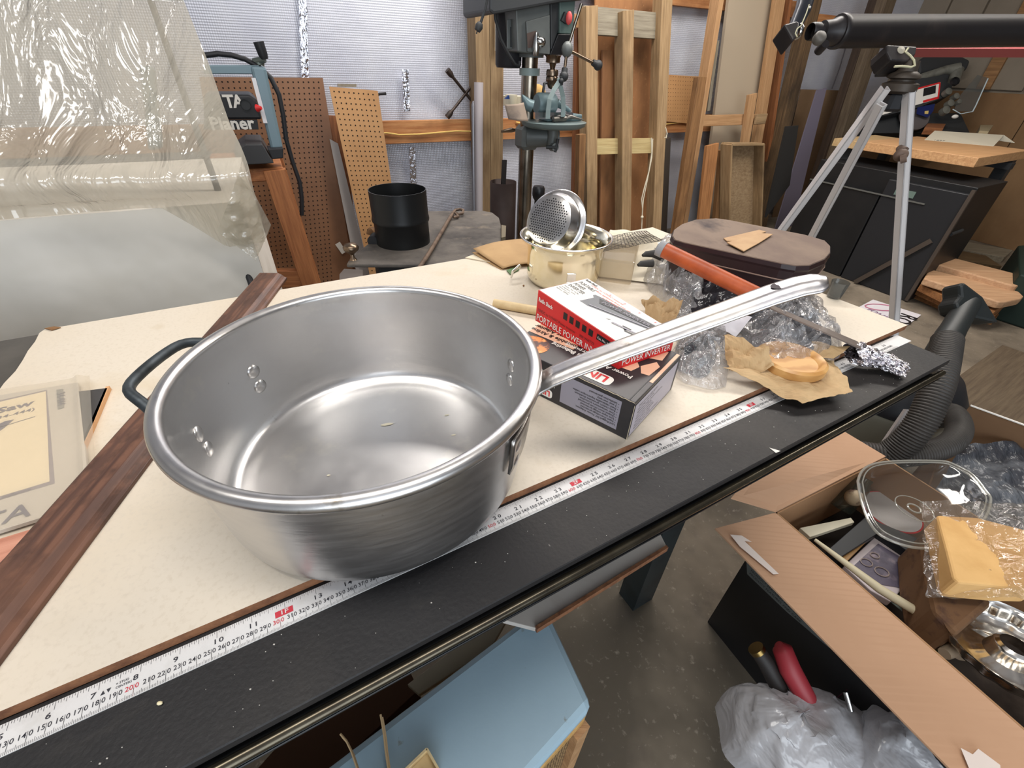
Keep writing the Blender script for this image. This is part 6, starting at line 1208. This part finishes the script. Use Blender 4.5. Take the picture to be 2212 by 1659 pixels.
b = mbs(True); b.tube([H(2040, 1412, .44), H(2070, 1396, .44), H(2082, 1420, .44)], [.01, .016, .012], 10); tag(add_obj('beige_lump', b, mat('beige_lump', srgb(176, 160, 138), .6)), 'beige lump next to the green packet', 'object')
# glass jar
jc = H(1815, 1098, .40); jd = (H(1860, 1040, .47)-jc).normalized(); b = mbs(True); b.lathe([(0, 0), (.024, 0), (.026, .004), (.026, .07), (.020, .085), (.020, .095)], jc, jd, 32); tag(add_obj('glass_jar', b, film('jar_glass', srgb(120, 132, 120), .2, .06)), 'clear glass jar lying in the far corner of the carton', 'jar')
b = mbs(True); b.sph(H(1845, 1075, .45), .02, 14, 10); tag(add_obj('pale_shell', b, mat('shell', srgb(190, 170, 140), .5, 0, [('noise', 30, srgb(90, 60, 60), .5, .6)])), 'pale patterned lump behind the glass jar', 'object')
b = mbs(True); cw_ = H(1925, 1106, .405); b.lathe([(0, 0), (.060, 0), (.060, .004), (0, .004)], cw_, n=40); o = tag(add_obj('white_disc', b, mat('disc_white', srgb(190, 186, 184), .5)), 'white round disc under the clear plastic lid', 'disc'); b = mbs(True); b.tube([cw_+Z*.002+Vector((.0615*math.cos(a), .0615*math.sin(a), 0)) for a in [2*PI*k/40 for k in range(40)]], .002, 6, True); add_obj('red_edge', b, M_rd, o)
# clear clamshell lid (domed)
ol = [(1853, 1040), (1862, 1018), (1885, 1003), (1940, 996), (2030, 996), (2060, 1003), (2100, 1025), (2128, 1058), (2140, 1082), (2120, 1130), (2060, 1175), (2010, 1184), (1960, 1180), (1905, 1158), (1878, 1128), (1860, 1080)]
zl = .53; P = catmull([H(x, y, zl) for x, y in ol]+[H(*ol[0], zl)], 4)[:-1]; n = len(P); cc_ = sum(P, Vector())/n
M_lid = film('clear_lid', srgb(200, 200, 196), .05, .06, gain=2); M_lidr = film('clear_lid_rim', srgb(222, 222, 214), .4, .08, gain=3)
ld = thing('clamshell', 'clear plastic clamshell lid lying over the carton contents', 'lid', cc_)
b = mbs(True); rings_ = [(1, 0), (.97, .003), (.93, .002), (.90, -.004), (.84, -.022), (.70, -.028), (.4, -.029), (.05, -.029)]
b.add([cc_+(p-cc_)*k+Z*h for k, h in rings_ for p in P], [[r_*n+i, r_*n+(i+1) % n, (r_+1)*n+(i+1) % n, (r_+1)*n+i] for r_ in range(len(rings_)-1) for i in range(n)]); add_obj('dome', b, M_lid, ld)
b = mbs(True); b.tube([cc_+(p-cc_)*1.0 for p in P], .0028, 8, True); b.tube([cc_+(p-cc_)*.93+Z*.002 for p in P], .0014, 8, True); add_obj('rim', b, M_lidr, ld)
b = mbs(True)
for rr_ in (.035, .012): b.tube([H(1975, 1098, zl-.028)+Vector((rr_*math.cos(a), rr_*math.sin(a), 0)) for a in [2*PI*k/30 for k in range(30)]], .0012 if rr_ > .02 else .002, 6, True)
add_obj('embossed_ring', b, M_lidr, ld)
# foam in film, dark brown bag
lvl('foam_block', [(2025, 1112), (2110, 1117), (2240, 1150), (2250, 1270), (2180, 1268), (2072, 1258), (2060, 1248), (2046, 1190)], .575, .05, mat('foam_yellow', srgb(214, 172, 112), .8, 0, [('noise', 14, srgb(198, 154, 94), .4, .7)]), 'yellow foam block wrapped in crinkled clear film', 'foam', .006)
lvl('brown_bag', [(1990, 1150), (2060, 1130), (2090, 1262), (2150, 1300), (2070, 1370), (2020, 1320), (2000, 1230)], .50, .10, mat('brown_fabric', srgb(112, 82, 56), .85, 0, [('noise', 26, srgb(66, 44, 40), .52, .72)]), 'mottled brown cloth bag beneath the yellow foam', 'bag', .01)
flm = sheet([H(2000, 1290, .52), H(2260, 1290, .60), H(2260, 1090, .60), H(1990, 1080, .58)], 0, 0, .010, 22, 6)
b = mbs(True); b.grid(flm, 60, 50); tag(add_obj('clear_film', b, film('film_clear', srgb(226, 218, 204), .10, .07, (34, 1, .012), gain=2)), 'crinkled clear film around the yellow foam', 'film')
# fluted aluminium ring tin
tcn = H(2196, 1392, .50)
M_tin = mat('tin_bright', srgb(236, 232, 224), .16, 1, [('noise', 30, srgb(150, 140, 128), .5, .75)], (60, .2, .002))
def tin(i, j):
    a = 2*PI*i; fl = 1+.018*math.sin(a*18)
    prof_ = [(.124, .0), (.122, -.003), (.116, -.008), (.106, -.036), (.092, -.044), (.062, -.045), (.040, -.036), (.032, -.008), (.025, -.002)]
    k = j*(len(prof_)-1); m_ = int(min(k, len(prof_)-2)); f_ = k-m_; r_ = prof_[m_][0]*(1-f_)+prof_[m_+1][0]*f_; z_ = prof_[m_][1]*(1-f_)+prof_[m_+1][1]*f_
    if 1.5 < k < 6: r_ *= fl
    ta_ = Vector((r_*math.cos(a), r_*math.sin(a), z_))*.80; M_ = Matrix.Rotation(math.radians(-10), 3, 'X')
    return tcn+M_ @ ta_
b = mbs(True); b.grid(tin, 144, 32); tn = tag(add_obj('ring_cake_tin', b, M_tin), 'shiny fluted metal ring tin at the right edge of the carton', 'cake tin')
# second carton at the right with grey plastic
M_c2 = mat('carton_brown_dark', srgb(112, 84, 58), .85, 0, [('noise', 4, srgb(92, 66, 44), .4, .7)])
Z2 = .47; q1_, q2_ = H(2096, 876, Z2), H(2260, 936, Z2)
cx2 = thing('second_carton', 'dark brown carton with a white-edged side, cut by the right edge', 'carton', Vector((q1_.x, q1_.y, 0)))
dq = (q2_-q1_).normalized(); nq = dq.cross(Z).normalized()
b = MB(); b.prism([Vector((q1_.x, q1_.y, .001)), Vector((q2_.x, q2_.y, .001)), q2_, q1_], -nq*.004); add_obj('side_panel', b, M_c2, cx2)
b = MB(); b.bar(q1_+Z*.001, q2_+Z*.001, .006, .003); add_obj('white_edge', b, M_wh, cx2)
b = MB(); q3_ = q1_+nq*.45; b.prism([Vector((q1_.x, q1_.y, .001)), q1_-Z*.12, q3_-Z*.12, Vector((q3_.x, q3_.y, .001))], dq*.004); add_obj('side_panel', b, M_c2, cx2)
gr = sheet([H(2010, 1075, .36), H(2280, 1230, .42), H(2260, 965, .40), H(2085, 955, .40)], 0, 0, .035, 9, 8)
b = mbs(True); b.grid(gr, 60, 60); tag(add_obj('grey_plastic', b, mat('grey_sheet_plastic', srgb(104, 108, 114), .28, 0, [('noise', 9, srgb(62, 64, 70), .42, .62)], (10, .9, .03, (3, 1, 1)))), 'crumpled grey plastic sheet between the two cartons', 'plastic')
b = MB(); b.bar(H(2035, 866, .30), H(2110, 905, .30), .01, .004); tag(add_obj('white_batten', b, M_wh), 'thin white edge behind the second carton', 'batten')
# grey printed box under the flap, tools and white bag
for a_, b_, nn_ in ((c1, c4, -e1), (c1, c2, -e2)):
    b = MB(); b.prism([Vector((a_.x, a_.y, .001)), Vector((b_.x, b_.y, .001)), Vector((b_.x, b_.y, ZK-.012)), Vector((a_.x, a_.y, ZK-.012))], nn_*.0012); add_obj('printed_side', b, M_dk, bx)
def onside(x, y): return PL(x, y, c1-e1*.0016, e1)
b = MB(); b.prism([onside(x, y) for x, y in ((1612, 1200), (1660, 1200), (1800, 1330), (1792, 1400), (1700, 1322), (1614, 1240))], -e1*.0004); add_obj('grey_print', b, mat('box_slate', srgb(96, 100, 98), .5), bx)
t = MB(); o_ = onside(1622, 1232); Xs = (onside(1700, 1306)-o_).normalized(); Ys = e1.cross(Xs); Ys = Ys if Ys.z > 0 else -Ys
for k in range(4): t.text('PRODUCT FEATURES AND CARE', o_+Ys*(.010-.0-.011*k+.01)-e1*.0006, Xs, Ys, .009, 'LEFT', .0)
add_obj('printed_text', t, M_dk, bx)
b = mbs(True); b.tube([H(1682, 1395, .34), H(1690, 1402, .335), H(1706, 1445, .31), H(1770, 1560, .24)], [.010, .019, .021, .018], 18); tag(add_obj('hand_tool', b, mat('handle_red', srgb(150, 44, 52), .5)), 'dark red tool handle sticking up beside the white bag', 'tool')
b = mbs(True); b.tube([H(1634, 1402, .32), H(1655, 1432, .30), H(1720, 1560, .22)], [.015, .0165, .016], 18); bh = add_obj('hand_tool', b, mat('handle_black', srgb(34, 30, 28), .6)); tag(bh, 'black ribbed tool handle left of the red handle', 'tool'); b = mbs(True); b.tube([H(1632, 1399, .322), H(1638, 1407, .317)], .0163, 14); add_obj('brass_ring', b, mat('brass', srgb(120, 100, 60), .3, 1), bh)
lvl('maroon_cloth', [(1795, 1380), (1880, 1440), (1900, 1520), (1830, 1490)], .26, .05, mat('maroon', srgb(70, 24, 48), .8), 'maroon cloth in the shadow below the carton flap', 'cloth')
b = mbs(True); b.tube([H(1826, 1494, .30), H(1838, 1535, .28)], .005, 8); tag(add_obj('metal_rod_end', b, M_ch), 'small metal rod end beside the maroon cloth', 'rod')
M_bag = film('white_bag', srgb(212, 212, 216), .88, .22, (9, .7, .03), gain=1.2, var=(4, .8, .95))
heap('white_plastic_bag', [(1545, 1515), (1560, 1500), (1620, 1492), (1700, 1500), (1780, 1530), (1860, 1580), (1900, 1720), (1700, 1760), (1620, 1680), (1560, 1620)], .13, M_bag, 'white plastic carrier bag on the floor, left part', 'bag', None, .020, 7, 3, 26, .17, .45)
heap('white_plastic_bag', [(1850, 1520), (1868, 1462), (1900, 1470), (1950, 1520), (2000, 1580), (2060, 1650), (2090, 1720), (1950, 1760), (1850, 1700), (1820, 1600)], .11, M_bag, 'white plastic bag standing up beside the carton flap', 'bag', None, .020, 7, 9, 26, .22, .45)
# ================================================================== under the saw
M_vin = mat('blue_vinyl', srgb(160, 186, 200), .45, 0, [('noise', 2, srgb(148, 174, 190), .4, .7), ('noise', 22, srgb(124, 118, 100), .66, .74)], (120, .15, .001))
ZQ = .47
Q1, Q2 = H(1281, 1522, ZQ), H(1176, 1300, ZQ)
a1v = Q2-Q1; L_a = a1v.length; a1v.normalize(); d_e = (H(1160, 1659, ZQ)-Q1).normalized(); pe = Vector((a1v.y, -a1v.x, 0)); 
if pe.dot(d_e) < 0: pe = -pe
lf = (H(700, 1659, ZQ)-Q2).normalized()
print('BLUE', L_a, a1v, d_e, lf, d_e.dot(a1v))
st = thing('storage_bench', 'light blue vinyl bench seat with wooden trim and cane panel, under the saw', 'bench', Vector((Q1.x, Q1.y, 0)))
ld_ = .62; wd = .45
Bq = [Q1, Q2, Q2+lf*ld_, Q1+d_e*ld_]
b = MB(); b.prism([p-Z*.035 for p in Bq], Z*.035); add_obj('seat', b, M_vin, st, bevel=.012)
tr = [Q1+d_e*.006, Q1+a1v*(L_a-.01), Q1+a1v*(L_a-.01)+lf*ld_, Q1+d_e*ld_]
b = MB(); b.prism([p-Z*.066 for p in tr], Z*.031); add_obj('trim_rail', b, wood('trim_pine', srgb(206, 166, 104), srgb(176, 132, 76), 1, .45), st, bevel=.006)
inn_ = [p+(sum(tr, Vector())/4-p)*.035 for p in tr]
b = MB(); b.prism([Vector((p.x, p.y, .02)) for p in inn_], Z*(ZQ-.088)); add_obj('cane_panel', b, mat('cane', srgb(150, 122, 84), .7, 0, [('wave', 60, srgb(96, 74, 48), .4, .8)]), st)
b = MB(); p = Q1; b.box(Vector((p.x, p.y, (ZQ-.066)/2))+(sum(tr, Vector())/4-Q1).normalized()*.02*1, (.03, .03, ZQ-.066), d_e, Z.cross(d_e), Z); add_obj('corner_post', b, M_w1, st)
# small wooden tray + twine on the seat
zt_ = ZQ+.001
ty = thing('small_tray', 'small shallow pale wooden tray on the blue seat', 'tray', H(915, 1650, zt_))
ta, tb_ = H(922, 1617, zt_+.018), H(865, 1672, zt_+.018); tcn_ = H(950, 1655, zt_+.018); ux = (tb_-ta).normalized(); vx = (tcn_-ta); vx = (vx-ux*vx.dot(ux)).normalized()
o_ = Vector((ta.x, ta.y, zt_))
M_tr = mat('tray_pale', srgb(224, 200, 152), .5, 0, [('noise', 20, srgb(196, 160, 110), .55, .75)])
b = MB(); b.prism([o_, o_+ux*.10, o_+ux*.10+vx*.030, o_+vx*.030], Z*.004); add_obj('bottom', b, M_tr, ty)
for a_, b2 in ((o_, o_+ux*.10), (o_+vx*.030, o_+ux*.10+vx*.030), (o_, o_+vx*.030), (o_+ux*.10, o_+ux*.10+vx*.030)):
    b = MB(); b.bar(a_+Z*.009, b2+Z*.009, .003, .018); add_obj('side', b, M_tr, ty)
M_tw = mat('twine', srgb(176, 148, 110), .85)
for lab, pt in (('twine strand hanging over the blue seat near the tray', ((822, 1543), (826, 1565), (830, 1590), (833, 1620), (840, 1670))), ('shadowed twine strand at the left end of the blue seat', ((735, 1585), (748, 1600), (760, 1625), (775, 1670)))):
    b = mbs(True); b.tube([H(x, y, ZQ+.03-.004*k) for k, (x, y) in enumerate(pt)], .0016, 6); b.tube([H(x+4, y+6, ZQ+.028-.004*k) for k, (x, y) in enumerate(pt)], .0014, 6); tag(add_obj('twine', b, M_tw), lab, 'twine')
# boards behind, under the saw
lvl('white_shelf_board', [(1050, 1330), (1300, 1120), (1400, 1100), (1440, 1180), (1156, 1357)], .50, .012, mat('melamine', srgb(188, 182, 174), .5, 0, [('noise', 6, srgb(160, 150, 140), .5, .75)]), 'white board with wooden edge stored under the saw rail', 'board')
b = MB(); b.bar(H(1158, 1360, .498), H(1440, 1184, .498), .006, .014); wb_ = bpy.data.objects['white_shelf_board']; add_obj('wood_edge', b, M_hb, wb_)
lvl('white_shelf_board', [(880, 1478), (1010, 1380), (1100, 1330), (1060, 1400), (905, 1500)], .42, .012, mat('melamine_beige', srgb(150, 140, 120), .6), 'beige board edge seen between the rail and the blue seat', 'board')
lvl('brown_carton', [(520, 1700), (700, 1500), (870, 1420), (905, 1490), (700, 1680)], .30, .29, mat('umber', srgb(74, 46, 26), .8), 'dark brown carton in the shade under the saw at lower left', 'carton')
